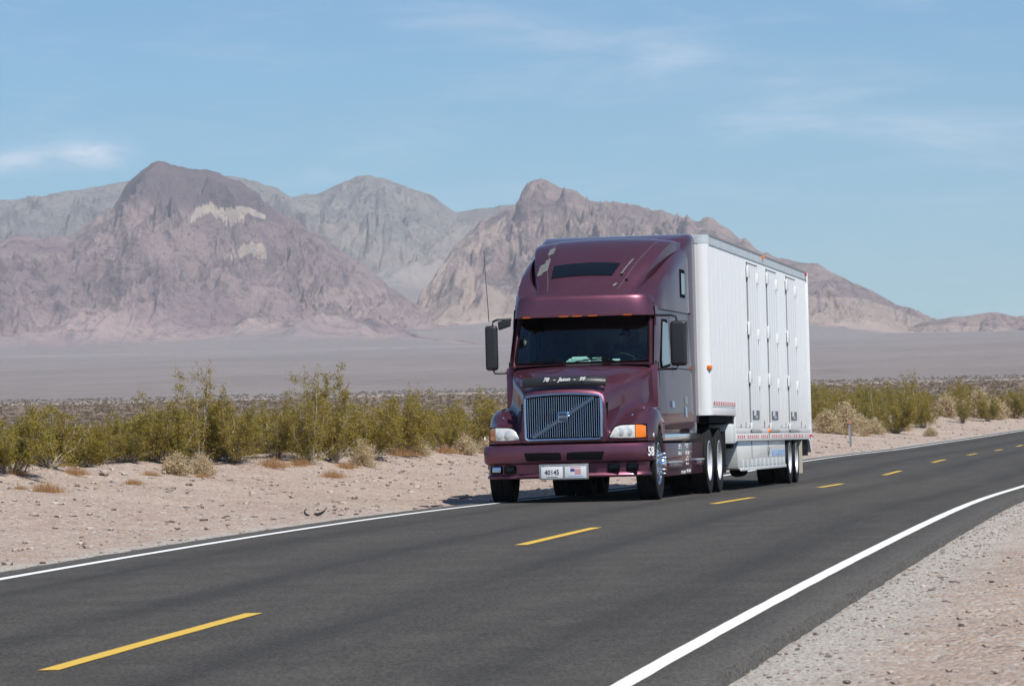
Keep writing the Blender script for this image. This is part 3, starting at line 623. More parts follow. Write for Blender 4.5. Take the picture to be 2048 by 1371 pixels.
s0 = half_mirror(hood_section(HY[0])); zlow = 0.862   # front fascia: rows from the section down to the hood's bottom edge
rows = 5
for r in range(1, rows + 1):
    for (x, z) in s0:
        q = r / rows; xx = x if abs(x) < 1.1 else x; zz = z + (zlow - z) * q; V.append((xx * (1 - .004 * q), warp(xx, .088 - (.012 if 0 < q < 1 else 0)), zz))
for r in range(rows):
    a0 = 0 if r == 0 else nb + (r - 1) * ncol; b0 = nb + r * ncol
    for j in range(ncol - 1): F.append((a0 + j, b0 + j, b0 + j + 1, a0 + j + 1))
hb = MB(); hb.add(V, F); hood = hb.build('hood', M['paint'], T, smooth=True, angle=50)
# dark liner over the steering wheels
for sx in (-1, 1):
    mb = MB(); n = 18; Vl = []
    for i in range(n + 1):
        a = PI * i / n; Vl += [(sx * 1.195, 1.17 - .60 * math.cos(a), .50 + .59 * math.sin(a)), (sx * .62, 1.17 - .60 * math.cos(a), .50 + .59 * math.sin(a))]
    mb.add(Vl, [(2 * i, 2 * i + 1, 2 * i + 3, 2 * i + 2) for i in range(n)]); mb.build('wheel_arch_liner', M['gap'], T)
mb = MB(); mb.mm((-.62, .16, .42), (.62, 1.9, 1.42)); mb.build('engine_bay', M['gap'], T)
# grille
def ztop_g(x): return 1.545 - .035 * (x / .55) ** 2
gy = 0.062
mb = MB(); pts_o = [(-.545, .905), (.545, .905)] + [(x, ztop_g(x)) for x in np.linspace(.545, -.545, 9)]
mb.prism(pts_o, 'Y', gy + .0, gy + .03); grille = mb.build('grille', M['gap'], T)
loop = [(-.545, .93), (-.53, .91), (-.50, .90), (.50, .90), (.53, .91), (.545, .93), (.548, 1.2), (.545, 1.49), (.53, 1.515)] + [(x, ztop_g(x) + .003) for x in np.linspace(.49, -.49, 9)] + [(-.53, 1.515), (-.545, 1.49), (-.548, 1.2), (-.545, .93), (-.53, .91)]
mb = MB(); mb.tube([(x, gy - .012, z) for x, z in loop], .021, 8); mb.build('grille_surround', M['chrome_dull'], grille, smooth=True)
src = None
for k in range(33):
    x = -.508 + k * 1.016 / 32; top = ztop_g(x) - .03
    mb = MB(); mb.box((0, 0, 0), (.0085, .022, top - .935)); o = mb.build('slat', M['chrome_dull'], grille, bevel=.002, seg=1); o.location = (x, gy - .012, (top + .935) / 2)
d0 = Vector((-.44, gy - .03, .935)); d1 = Vector((.44, gy - .03, 1.485)); dirv = (d1 - d0).normalized(); up = Vector((-dirv.z, 0, dirv.x))
for off in (-.020, .020):
    mb = MB(); mb.tube([d0 + up * off, d1 + up * off], .008, 6); mb.build('diagonal_bar', M['chrome_dull'], grille, smooth=True)
mb = MB(); mb.tube([d0 + Vector((0, .01, 0)), d1 + Vector((0, .01, 0))], .016, 6); mb.build('diagonal_bar', M['sticker'], grille, smooth=True)
mb = MB(); mb.mm((-.073, gy - .055, 1.147), (.073, gy - .03, 1.293)); bd = mb.build('badge', M['chrome_dull'], grille, bevel=.008)
mb = MB(); mb.mm((-.060, gy - .0585, 1.16), (.060, gy - .0545, 1.28)); mb.build('badge_face', simple('badge_blue', (.03, .045, .09), .3), grille)
letter('VOLVO', .036, (0, gy - .0595, 1.222), M['chrome'], grille, bold=.0006)
# hood deflector with lettering
mb = MB(); sec = [(0.16, 1.655), (0.10, 1.655), (0.075, 1.70), (0.115, 1.775), (0.22, 1.80), (0.24, 1.78)]; V = []; xs = np.linspace(-.60, .60, 17)
for x in xs:
    q = abs(x) / .6; zz = .006 * (1 - q * q); yy = .10 * q ** 3
    V += [(x, y + yy, z + zz - (.012 * q ** 4)) for (y, z) in sec]
mb.add(V, grid_faces(len(xs), len(sec)) + [tuple(range(len(sec))), tuple((len(xs) - 1) * len(sec) + k for k in range(len(sec) - 1, -1, -1))])
dfl = mb.build('hood_deflector', M['black'], T, smooth=True, angle=60)
for s, x, z, mt in (('78', -.245, 1.755, M['white']), ('-', -.125, 1.757, M['white']), ('Jason', .02, 1.757, M['white']), ('-', .165, 1.757, M['white']), ('99', .275, 1.755, M['white'])):
    letter(s, .076, (x, .070, z), mt, dfl, shear=.45, bold=.0022, sx=1.05, extrude=.004)
# headlamps
def front_patch(poly, y0, off, name, mat, parent, n=7, depth=.02):
    # poly: list of (x, ztop, zbot) across x
    P = np.array(poly, float); xs = np.linspace(P[0, 0], P[-1, 0], n); V = []
    for x in xs:
        zt = np.interp(x, P[:, 0], P[:, 1]); zb = np.interp(x, P[:, 0], P[:, 2])
        for q in (0, .25, .5, .75, 1): V.append((x, warp(x, y0) - off - .012 * math.sin(q * PI), zt + (zb - zt) * q))
    F = grid_faces(n, 5); mb = MB(); mb.add(V, F); V2 = [(v[0], v[1] + depth, v[2]) for v in V]; m = len(mb.V)
    mb.V += V2; rim = [i * 5 for i in range(n)] + [(n - 1) * 5 + k for k in range(1, 5)] + [i * 5 + 4 for i in range(n - 2, -1, -1)] + [k for k in range(3, 0, -1)]
    for i in range(len(rim)): a, b = rim[i], rim[(i + 1) % len(rim)]; mb.F.append((a, b, b + m, a + m))
    return mb.build(name, mat, parent, smooth=True, angle=50)
for sx in (-1, 1):
    hp = [(.655, .935, .915), (.69, 1.01, .912), (.74, 1.065, .910), (.82, 1.083, .907), (1.005, 1.088, .905)]; ap = [(1.012, 1.088, .905), (1.07, 1.088, .907), (1.128, 1.07, .912)]
    g = lambda pl: sorted([(sx * a, b, c) for a, b, c in pl])
    bz = front_patch(g([(.635, .945, .900), (.68, 1.03, .897), (.735, 1.085, .895), (.82, 1.102, .892), (1.14, 1.10, .893)]), .088, .006, 'headlamp_housing', M['gap'], T, 12)
    hl = front_patch(g(hp), .088, .022, 'headlamp', M['clear'], T, 10)
    mb = MB(); mb.mm((min(sx * .76, sx * .79), warp(.8, .088) - .04, .93), (max(sx * .76, sx * .79), warp(.8, .088) - .036, .94))
    for xq in (.80, .92):
        mbl = MB(); mbl.lathe([(0, 0), (.05, .001), (.058, .004)], 'Y', (sx * xq, warp(xq, .088) - .0355, .995), n=20, cap=False); mbl.build('reflector', M['rimwhite'], hl, smooth=True)
    front_patch(g(ap), .088, .022, 'turn_signal', M['amber'], T, 6)
    mb = MB(); mb.lathe([(0, .015), (.03, .012), (.036, 0)], 'X', (sx * 1.222, .52, .93), n=14, cap=False); mb.build('side_marker', M['clear'], T)
for (x, y, z) in ((.93, .42, 1.235), (1.05, .75, 1.33), (-.93, .42, 1.235)):
    mb = MB(); mb.lathe([(0, .012), (.012, .006), (.014, -.01)], 'Z', (x, warp(x, y), z), n=10, cap=False); mb.build('bolt', M['chrome'], hood, smooth=True)
# bumper
path = [(-1.225, .66), (-1.232, .5), (-1.215, .38), (-1.16, .27), (-1.05, .185), (-.9, .125), (-.7, .07), (-.5, .038), (-.25, .012), (0, 0)]
path = path + [(-x, y) for x, y in reversed(path[:-1])]; path = [tuple(q) for q in catmull(path, 61)]
secb = [(.16, .835), (.035, .835), (.008, .822), (0, .795), (.0, .70), (.004, .60), (.022, .575), (.065, .555), (.075, .425), (.055, .405), (.045, .385), (.055, .362), (.14, .352)]
def path_frame(i):
    a = np.array(path[max(i - 1, 0)]); b_ = np.array(path[min(i + 1, len(path) - 1)]); d = b_ - a; d /= np.linalg.norm(d); return np.array([d[1], -d[0]])
V = []
for i, (px, py) in enumerate(path):
    nrm = path_frame(i); V += [(px - nrm[0] * ins, py - nrm[1] * ins, z) for (ins, z) in secb]
mb = MB(); mb.add(V, grid_faces(len(path), len(secb))); bumper = mb.build('bumper', M['paint'], T, smooth=True, angle=40)
def on_bumper(x, off=0.0):
    i = int(np.argmin([abs(q[0] - x) + (10 if q[1] > .3 else 0) for q in path])); n_ = path_frame(i); return (path[i][0] + n_[0] * off, path[i][1] + n_[1] * off)
for x0, x1, c0, c1 in ((-.575, -.035, .035, 0), (.035, .575, 0, .035)):
    mb = MB(); y = min(on_bumper(x0)[1], on_bumper(x1)[1]) - .001
    mb.prism([(x0 + c0, .605), (x1 - c1, .605), (x1, .722), (x0, .722)], 'Y', y, .10); mb.build('air_intake', M['gap'], bumper, bevel=.012)
for x in (-1.02, -.78, .70, .97):
    px, py = on_bumper(x); mb = MB(); mb.box((px, py + .055, .488), (.175, .05, .115)); fl = mb.build('fog_lamp', M['gap'], T, bevel=.015)
    mb = MB(); mb.box((px, py + .028, .492), (.125, .012, .075)); mb.build('lens', M['glassdark'] if x != -1.02 else M['chrome_dull'], fl, bevel=.006)
i58 = max(i for i, q in enumerate(path) if q[0] > 0 and q[1] < .345); n58 = path_frame(i58); ang = math.atan2(n58[0], -n58[1])
letter('58', .185, (path[i58][0] + n58[0] * .007, path[i58][1] + n58[1] * .007, .70), M['white'], bumper, face=Matrix.Rotation(ang, 4, 'Z') @ FRONT, bold=.004, sx=.95)
# plates
mb = MB(); mb.mm((-.355, -.030, .335), (.355, -.012, .555)); pf = mb.build('plate_holder', M['steel'], T, bevel=.004)
mb = MB(); mb.mm((-.325, -.0335, .355), (-.015, -.029, .52)); pl = mb.build('licence_plate', M['plate'], T, bevel=.002)
letter('40145', .098, (-.17, -.035, .437), M['ink'], pl, bold=.0016, sx=.86); mb = MB(); mb.mm((-.25, -.0345, .366), (-.09, -.0335, .376)); mb.build('legend', M['ink'], pl)
mb = MB(); mb.mm((.015, -.0335, .355), (.325, -.029, .52)); pl2 = mb.build('flag_plate', M['plate'], T, bevel=.002)
mb = MB()
for k in range(7): mb.mm((.095 if k > 3 else .155, -.035, .405 + .0 + k * .0115), (.245, -.0336, .411 + k * .0115))
mb.V = [(x, y, z) for x, y, z in mb.V]; mb.build('flag_stripes', M['redprint'], pl2)
mb = MB(); mb.mm((.095, -.0353, .447), (.153, -.0337, .486)); mb.build('flag_canton', M['blue'], pl2)
mb = MB(); mb.mm((.06, -.035, .375), (.28, -.0336, .387)); mb.build('legend', M['paleblue'], pl2)
mb = MB(); mb.mm((.09, -.035, .500), (.25, -.0336, .510)); mb.build('legend', M['redprint'], pl2)
for x in (-.29, -.05, .05, .29):
    mb = MB(); mb.lathe([(0, -.038), (.008, -.036), (.008, -.03)], 'Y', (x, 0, .535), n=8, cap=False); mb.build('screw', M['chrome'], pf)
# cab shell (open at the windscreen)
CY = [1.90, 2.0, 2.25, 2.6, 3.0, 3.6, 4.2, 4.9, 5.55]
def cab_x(y, z):
    wbot = kf([1.9, 2.3, 3.0, 4.0, 5.6], [1.11, 1.155, 1.175, 1.185, 1.185], y); wtop = kf([1.9, 2.3, 3.0, 4.0, 5.6], [1.035, 1.055, 1.08, 1.12, 1.15], y)
    q = min(max((z - 1.05) / 1.8, 0), 1); return wbot + (wtop - wbot) * q ** 1.2 - .02 * (1 - min(1, (z - 1.03) / .05))
CZ = [1.03, 1.08, 1.3, 1.55, 1.8, 2.0, 2.3, 2.55, 2.84]
for sx in (-1, 1):
    V = [(sx * cab_x(y, z), y + (.0 if z < 2.02 or y > 2.3 else (z - 2.02) * .62 * (1 - (y - 1.9) / .4)), z) for y in CY for z in CZ]
    mb = MB(); mb.add(V, grid_faces(len(CY), len(CZ))); mb.build('cab_side', M['paint'], T, smooth=True, angle=60)
mb = MB(); mb.mm((-1.14, 5.45, 1.05), (1.14, 5.55, 3.7)); mb.build('cab_back', M['paint'], T)
mb = MB(); mb.mm((-1.12, 1.95, 1.02), (1.12, 5.5, 1.10)); mb.build('cab_floor', M['matte'], T)
mb = MB(); mb.mm((-1.04, 2.35, 2.84), (1.04, 5.4, 2.90)); mb.build('headliner', M['interior'], T)
mb = MB(); mb.mm((-1.12, 1.90, 1.2), (1.12, 1.97, 1.97)); mb.build('firewall', M['paint'], T, bevel=.02)
# cowl and pillars
mb = MB(); V = []
xs = np.linspace(-1.05, 1.05, 15)
for x in xs:
    q = (abs(x) / 1.05) ** 2; V += [(x, 1.78 + .12 * q - .08, 2.0 - .03 * q), (x, 1.80 + .14 * q, 2.012 - .01 * q), (x, 1.90 + .14 * q, 2.02)]
mb.add(V, grid_faces(15, 3)); mb.build('cowl', M['paint'], T, smooth=True)
WB = lambda x: (1.80 + .15 * (abs(x) / 1.03) ** 2.2, 2.025)      # glass foot y, z
WT = lambda x: (2.20 + .15 * (abs(x) / 1.03) ** 2.2, 2.72)
V = []; xs = np.linspace(-1.0, 1.0, 21)
for x in xs:
    for q in np.linspace(0, 1, 6):
        sc = 1 - .035 * q; V.append((x * sc, WB(x)[0] + (WT(x)[0] - WB(x)[0]) * q, WB(x)[1] + (WT(x)[1] - WB(x)[1]) * q))
mb = MB(); mb.add(V, grid_faces(21, 6)); ws = mb.build('windscreen', M['windscreen'], T, smooth=True)
mb = MB(); mb.tube([(-.95, 2.345, 2.70), (-.985, 1.955, 2.10), (-.975, 1.94, 2.045), (-.93, 1.915, 2.03), (-.5, 1.825, 2.022), (0, 1.795, 2.02), (.5, 1.825, 2.022), (.93, 1.915, 2.03), (.975, 1.94, 2.045), (.985, 1.955, 2.10), (.95, 2.345, 2.70)], .018, 6); mb.build('windscreen_seal', M['gap'], T, smooth=True)
for sx in (-1, 1):
    mb = MB(); V = []
    for q in np.linspace(0, 1, 6):
        y = 1.93 + .42 * q; z = 2.0 + .74 * q; x = 1.0 - .035 * q
        V += [(sx * (x - .012), y - .01, z), (sx * (x + .012), y - .03, z), (sx * (x + .045), y + .01, z), (sx * (x + .055), y + .09, z)]
    mb.add(V, grid_faces(6, 4)); mb.build('pillar', M['paint'], T, smooth=True, angle=70)
for x0, x1, yy in ((-.62, -.25, 0), (.05, .52, 0)):   # wipers lying along the foot of the glass
    mb = MB(); mb.tube([(x0, WB(x0)[0] - .04, 2.055), ((x0 + x1) / 2, WB(.2)[0] - .05, 2.075), (x1, WB(x1)[0] - .05, 2.03)], .011, 5); mb.tube([(x0 - .12, WB(x0)[0] - .03, 2.04), (x1 - .1, WB(x1)[0] - .03, 2.085)], .008, 5); mb.build('wiper', M['gap'], T, smooth=True)
# side windows, doors and seams
def side_patch(poly, off, name, mat, parent, sx=1, fx=cab_x, n=None):
    V = [(sx * (fx(y, z) + off), y, z) for (y, z) in poly] + [(sx * (fx(y, z) - .02), y, z) for (y, z) in poly]; m = len(poly)
    F = [tuple(range(m)), tuple(range(2 * m - 1, m - 1, -1))] + [(i, i + m, (i + 1) % m + m, (i + 1) % m) for i in range(m)]
    mb = MB(); mb.add(V, F); return mb.build(name, mat, parent)
for sx in (-1, 1):
    dr = side_patch([(2.22, 1.06), (3.42, 1.06), (3.42, 2.0), (3.42, 2.72), (2.72, 2.72), (2.22, 2.02)], .004, 'door', M['paint'], T, sx)
    side_patch([(2.34, 2.03), (2.38, 1.90), (3.20, 1.96), (3.24, 2.0), (3.24, 2.62), (3.2, 2.66), (2.80, 2.66), (2.74, 2.63)], .010, 'window_seal', M['gap'], dr, sx)
    side_patch([(2.42, 2.05), (2.44, 1.95), (3.18, 2.0), (3.20, 2.6), (2.82, 2.62), (2.78, 2.6)], .016, 'window', M['sidewin'], dr, sx)
    for seam in ([(3.43, 1.06), (3.445, 1.06), (3.445, 2.74), (3.43, 2.74)], [(2.19, 1.06), (2.205, 1.06), (2.205, 2.0), (2.19, 2.0)], [(3.5, 1.93), (5.3, 1.93), (5.3, 1.942), (3.5, 1.942)], [(5.28, 1.06), (5.295, 1.06), (5.295, 2.7), (5.28, 2.7)]):
        side_patch(seam, .0055, 'seam', M['gap'], T, sx)
    side_patch([(3.05, 1.34), (3.30, 1.34), (3.30, 1.44), (3.05, 1.44)], .02, 'door_handle', M['chrome_dull'], dr, sx)
    side_patch([(4.55, 1.40), (4.85, 1.40), (4.85, 1.52), (4.55, 1.52)], .012, 'hatch_latch', M['steel'], T, sx)
    side_patch([(4.50, 1.20), (4.72, 1.20), (4.72, 1.36), (4.50, 1.36)], .012, 'side_marker', M['chrome_dull'], T, sx)
    side_patch([(4.1, 2.02), (4.75, 2.02), (4.75, 2.58), (4.1, 2.58)], .010, 'sleeper_window', M['sidewin'], T, sx)
# ------------- roof: visor, then dome with cheeks
V = []; zl = [2.70, 2.705, 2.74, 2.86, 2.96, 3.00, 3.025, 3.035]; inn = [.03, 0, -.004, .004, .014, .03, .065, .12]; out_n = 49
vp = [(-1.075, 2.75), (-1.07, 2.5), (-1.05, 2.32), (-.99, 2.16), (-.86, 2.06), (-.6, 2.01), (-.3, 1.985), (0, 1.98)]; vp = vp + [(-x, y) for x, y in reversed(vp[:-1])]; vp = catmull(vp, out_n)
vn = []
for i in range(out_n):
    d = vp[min(i + 1, out_n - 1)] - vp[max(i - 1, 0)]; d /= np.linalg.norm(d); vn.append((d[1], -d[0]))
for z, k in zip(zl, inn):
    tap = 1 - .035 * (z - 2.7) / .33
    for i in range(out_n): V.append(((vp[i][0] - vn[i][0] * k) * tap, vp[i][1] - vn[i][1] * k + .03 * (z - 2.7), z))
mb = MB(); mb.add(V, grid_faces(len(zl), out_n)); top = [(len(zl) - 1) * out_n + i for i in range(out_n)]
cV = len(mb.V); mb.V.append((0, 2.5, 3.06))
for i in range(out_n - 1): mb.F.append((top[i], top[i + 1], cV))
visor = mb.build('visor', M['paint'], T, smooth=True, angle=60)
mb = MB(); mb.add([(vp[i][0] * .985, vp[i][1] + .03, 2.712) for i in range(out_n)], [tuple(range(out_n))]); mb.build('visor_underside', M['gap'], T)
for x in (-.82, -.26, -.06, .17, .68):
    i = int(np.argmin(abs(vp[:, 0] - x))); w_ = .065 if abs(x) > .5 else .07
    mb = MB(); mb.box((x, vp[i][1] + .004, 2.709), (w_ * 2, .03, .022)); mb.build('marker_light', M['amberdark'], T, bevel=.006)
RYK = [2.16, 2.6, 3.0, 3.6, 4.3, 5.0, 5.6]
def roof_pts(y):
    k = lambda v: kf(RYK, v, y)
    xside = k([.93, 1.075, 1.105, 1.135, 1.150, 1.158, 1.160])
    return [(xside + .006, 2.80), (xside + .004, 2.9), (k([.92, 1.068, 1.103, 1.138, 1.153, 1.160, 1.162]), k([2.86, 3.0, 3.12, 3.30, 3.46, 3.58, 3.66])), (k([.90, 1.03, 1.07, 1.11, 1.13, 1.145, 1.15]), k([2.93, 3.085, 3.23, 3.42, 3.59, 3.70, 3.78])),
            (k([.86, .90, .97, 1.05, 1.09, 1.12, 1.14]), k([2.94, 3.115, 3.27, 3.47, 3.64, 3.75, 3.83])), (k([.74, .79, .90, 1.00, 1.06, 1.10, 1.125]), k([2.94, 3.12, 3.275, 3.48, 3.655, 3.77, 3.85])),
            (k([.72, .75, .84, .95, 1.03, 1.08, 1.115]), k([2.94, 3.115, 3.205, 3.385, 3.60, 3.79, 3.87])), (k([.71, .73, .82, .93, 1.02, 1.07, 1.10]), k([2.94, 3.145, 3.34, 3.60, 3.82, 3.89, 3.92])),
            (k([.69, .70, .78, .88, .975, 1.02, 1.05]), k([2.95, 3.17, 3.37, 3.63, 3.855, 3.915, 3.94])), (k([.5, .5, .55, .6, .68, .75, .78]), k([2.96, 3.205, 3.425, 3.69, 3.90, 3.955, 3.97])), (k([.25, .25, .28, .3, .34, .38, .4]), k([2.965, 3.22, 3.45, 3.715, 3.92, 3.97, 3.985])), (0, k([2.97, 3.225, 3.46, 3.725, 3.925, 3.975, 3.99]))]
ry_ = np.array([2.16, 2.24, 2.34, 2.42, 2.5] + list(np.arange(2.6, 5.61, .15)))
raw = np.array([[p for p in half_mirror(roof_pts(y))] for y in RYK]); Ms = spl_matrix(RYK, ry_); Rp = np.tensordot(Ms, raw, 1)
V = [(p[0], y, p[1]) for y, row in zip(ry_, Rp) for p in row]; mb = MB(); mb.add(V, grid_faces(len(ry_), Rp.shape[1])); roof = mb.build('roof_fairing', M['paint'], T, smooth=True, angle=38)
def roof_z(x, y):
    row = np.array([[np.interp(y, ry_, Rp[:, j, c]) for c in (0, 1)] for j in range(Rp.shape[1])]); return float(np.interp(x, row[8:-8, 0], row[8:-8, 1]))
def roof_patch(poly, off, name, mat, n=6, parent=None):
    # poly: 4 corners (x,y): TL, TR, BR, BL laid on the dome
    TL, TR, BR, BL = [np.array(q, float) for q in poly]; V = []
    for i in range(n):
        a = i / (n - 1); l = TL + (BL - TL) * a; r = TR + (BR - TR) * a
        for j in range(n): p = l + (r - l) * j / (n - 1); V.append((p[0], p[1] - off * .55, roof_z(p[0], p[1]) + off * .8))
    mb = MB(); mb.add(V, grid_faces(n, n)); return mb.build(name, mat, parent or roof, smooth=True)
roof_patch([(-.565, 3.155), (.445, 3.155), (.36, 2.78), (-.555, 2.78)], .012, 'skylight', M['glassdark'], 9)
roof_patch([(-.80, 3.30), (-.72, 3.36), (-.72, 2.98), (-.80, 2.96)], .006, 'tape_patch', M['duct']); roof_patch([(-.73, 3.45), (-.66, 3.50), (-.65, 3.05), (-.745, 3.02)], .010, 'tape_patch', M['duct'])
roof_patch([(-.74, 3.95), (-.65, 3.98), (-.65, 3.68), (-.745, 3.66)], .006, 'tape_patch', M['duct']); roof_patch([(.435, 2.58), (.475, 2.58), (.44, 2.50), (.40, 2.50)], .008, 'tape_patch', M['duct'])
roof_patch([(.60, 3.35), (.625, 3.36), (.50, 2.83), (.475, 2.82)], .006, 'tape_patch', M['duct'])
for pts in ([(-.56, 2.42), (-.60, 2.75), (-.66, 3.1), (-.70, 3.5), (-.71, 3.9), (-.68, 4.3)], [(.49, 2.42), (.55, 2.65), (.63, 3.05), (.72, 3.5), (.80, 3.95), (.86, 4.3)]):
    mb = MB(); mb.tube([(x, y - .004, roof_z(x, y) + .003) for x, y in catmull(pts, 14)], .0032, 5); mb.build('mould_line', M['duct'], roof)
for x, y in ((.50, 2.82), (.585, 2.70)):
    mb = MB(); mb.lathe([(0, .02), (.022, .016), (.03, -.01)], 'Z', (x, y, roof_z(x, y)), n=12, cap=False); mb.build('grommet', M['gap'], roof, smooth=True)
roofx = lambda y, z: kf(RYK, [.94, 1.078, 1.108, 1.139, 1.154, 1.162, 1.164], y)
for sx in (-1, 1):
    side_patch([(4.50, 3.03), (5.0, 3.03), (5.0, 3.46), (4.50, 3.46)], .008, 'window_seal', M['gap'], T, sx, roofx)
    side_patch([(4.58, 3.08), (4.94, 3.08), (4.94, 3.40), (4.58, 3.40)], .013, 'upper_sleeper_window', M['sidewin'], T, sx, roofx)
    side_patch([(2.4, 2.795), (5.55, 2.795), (5.55, 2.815), (2.4, 2.815)], .012, 'seam', M['gap'], T, sx, roofx)
# rear fairing: flaring strip round the back of the sleeper
def hoop(xw, ztop, rad, zbot, y, n=10):
    P = [(-xw + .0, zbot), (-xw, (zbot + ztop) / 2)]
    for k in range(n + 1): a = PI - (PI / 2) * k / n; P.append((-xw + rad + rad * math.cos(a), ztop - rad + rad * math.sin(a)))
    P = P + [(-x, z) for x, z in reversed(P)]; return [(x, y, z) for x, z in P]
H = [hoop(.98, 3.78, .28, 1.5, 4.70), hoop(1.08, 3.90, .24, 1.12, 5.0), hoop(1.135, 3.965, .19, 1.12, 5.28), hoop(1.168, 4.00, .17, 1.12, 5.52), hoop(1.184, 4.05, .13, 1.12, 5.85), hoop(1.194, 4.075, .12, 1.12, 6.12), hoop(1.17, 4.055, .11, 1.12, 6.15)]
mb = MB(); mb.add([p for h in H for p in h], grid_faces(len(H), len(H[0]))); mb.build('rear_fairing', M['paint'], T, smooth=True, angle=60)
# interior: dash, seats, wheel
mb = MB(); mb.mm((-1.0, 1.97, 1.3), (1.0, 2.32, 1.99)); dash = mb.build('dashboard', M['interior'], T, bevel=.03)
for x in (.52, -.52):
    mb = MB(); mb.mm((x - .26, 2.85, 1.45), (x + .26, 3.35, 1.62)); mb.box((x, 3.36, 1.95), (.5, .14, .75), Matrix.Rotation(-.15, 3, 'X')); mb.box((x, 3.44, 2.42), (.26, .1, .18)); mb.build('seat', M['interior'], T, bevel=.04)
n = 26; c = Vector((.55, 2.42, 1.95)); rt = Matrix.Rotation(math.radians(-62), 3, 'X')
ring = [c + rt @ Vector((.225 * math.cos(2 * PI * k / n), .225 * math.sin(2 * PI * k / n), 0)) for k in range(n + 1)]
mb = MB(); mb.tube(ring, .016, 6); mb.tube([c, c + rt @ Vector((-.22, 0, 0))], .014, 5); mb.tube([c, c + rt @ Vector((.22, 0, 0))], .014, 5); mb.tube([c, c + rt @ Vector((0, -.22, 0))], .014, 5); mb.tube([c, (.55, 2.2, 1.75)], .03, 6)
mb.build('steering_wheel', M['interior'], T, smooth=True)
# mirrors, antenna
for sx, x0, x1, yy in ((-1, -1.425, -1.245, 1.92), (1, 1.285, 1.525, 2.22)):
    mb = MB(); mb.mm((x0, yy - .06, 1.945), (x1, yy + .09, 2.605)); mr = mb.build('mirror', M['black'], T, bevel=.055, seg=4)
    mb = MB(); xm = (x0 + x1) / 2; xi = sx * 1.05
    mb.tube([(xm - sx * .02, yy, 2.60), (xm - sx * .03, yy, 2.665), (xm - sx * .10, yy, 2.69), (xi, yy + .12, 2.70)], .017, 8); mb.build('mirror_arm', M['black'], mr, smooth=True); mb = MB(); mb.tube([(xm - sx * .02, yy, 1.95), (xm - sx * .04, yy, 1.90), (xi, yy + .10, 1.905)], .016, 8)
    mb.build('mirror_arm', M['black'], mr, smooth=True)
    mb = MB(); mb.mm((min(x0, x1) + .025, yy + .085, 1.99), (max(x0, x1) - .025, yy + .0935, 2.56)); mb.build('mirror_glass', M['chrome'], mr)
mb = MB(); mb.prism([(-1.24, 2.66), (-1.05, 2.70), (-1.055, 2.59), (-1.23, 2.535)], 'Y', 1.93, 2.03); mb.build('side_mirror', M['black'], T, bevel=.018)
mb = MB(); mb.mm((1.0, 2.0, 1.88), (1.10, 2.16, 2.03)); mb.build('mirror_bracket', M['black'], T, bevel=.01); mb = MB(); mb.mm((-1.10, 2.0, 1.88), (-1.01, 2.14, 2.06)); mb.build('mirror_bracket', M['black'], T, bevel=.01)
mb = MB(); mb.tube([(-1.365, 1.92, 2.66), (-1.38, 1.92, 3.0), (-1.40, 1.92, 3.35), (-1.415, 1.92, 3.72)], [.006, .005, .004, .003], 6); mb.build('antenna', M['gap'], T)
# lower flanks: step, fairing panels with folding steps
for sx in (-1, 1):
    def Xb(a, b_): return (min(sx * a, sx * b_), max(sx * a, sx * b_))
    a, b_ = Xb(1.0, 1.205); mb = MB(); mb.mm((a, 1.98, .33), (b_, 6.38, .815)); sk = mb.build('side_fairing', M['paint'], T, bevel=.02)
    a, b_ = Xb(.95, 1.185); mb = MB(); mb.mm((a, 2.02, .84), (b_, 6.36, .955)); mb.build('tread_plate', M['chrome'], T, bevel=.025)
    a, b_ = Xb(.9, 1.12); mb = MB(); mb.mm((a, 2.1, .955), (b_, 5.5, 1.05)); mb.build('lower_sill', M['paint'], T, bevel=.01)
    a, b_ = Xb(.8, 1.12); mb = MB(); mb.mm((a, 5.75, .96), (b_, 6.45, 1.13)); mb.build('tank_bracket', M['steel'], T, bevel=.02)
    for y0, y1, dz in ((2.15, 3.6, 0), (5.45, 6.34, .02)):
        a, b_ = Xb(1.15, 1.232); mb = MB(); mb.mm((a, y0, .44 + dz), (b_, y1, .515 + dz)); mb.build('folding_step', M['paint'], T, bevel=.012)
        a, b_ = Xb(1.16, 1.236); mb = MB(); mb.mm((a, y0 - .02, .516 + dz), (b_, y1 + .03, .545 + dz)); mb.build('step_tread', M['alu'], T, bevel=.006)
    if sx > 0:
        for y, z, w_, h_ in ((3.62, .775, .34, .045), (4.42, .79, .36, .03), (3.62, .735, .34, .022), (4.45, .755, .2, .02), (3.60, .66, .36, .05), (4.5, .665, .46, .055), (4.5, .60, .2, .02), (4.45, .56, .34, .035), (4.45, .50, .30, .04), (3.95, .375, .5, .045), (4.6, .39, .5, .05)):
            nrow = 2 if h_ > .04 else 1
            for r_ in range(nrow):
                mb = MB(); n_ = max(2, int(w_ / .07))
                for q in range(n_):
                    if (q * 7 + r_ * 3) % 5 == 4: continue
                    mb.mm((1.2045, y - w_ / 2 + q * w_ / n_, z - h_ / 2 + r_ * h_ / nrow), (1.208, y - w_ / 2 + (q + .72) * w_ / n_, z - h_ / 2 + (r_ + .8) * h_ / nrow))
                mb.build('lettering', M['white'], sk)
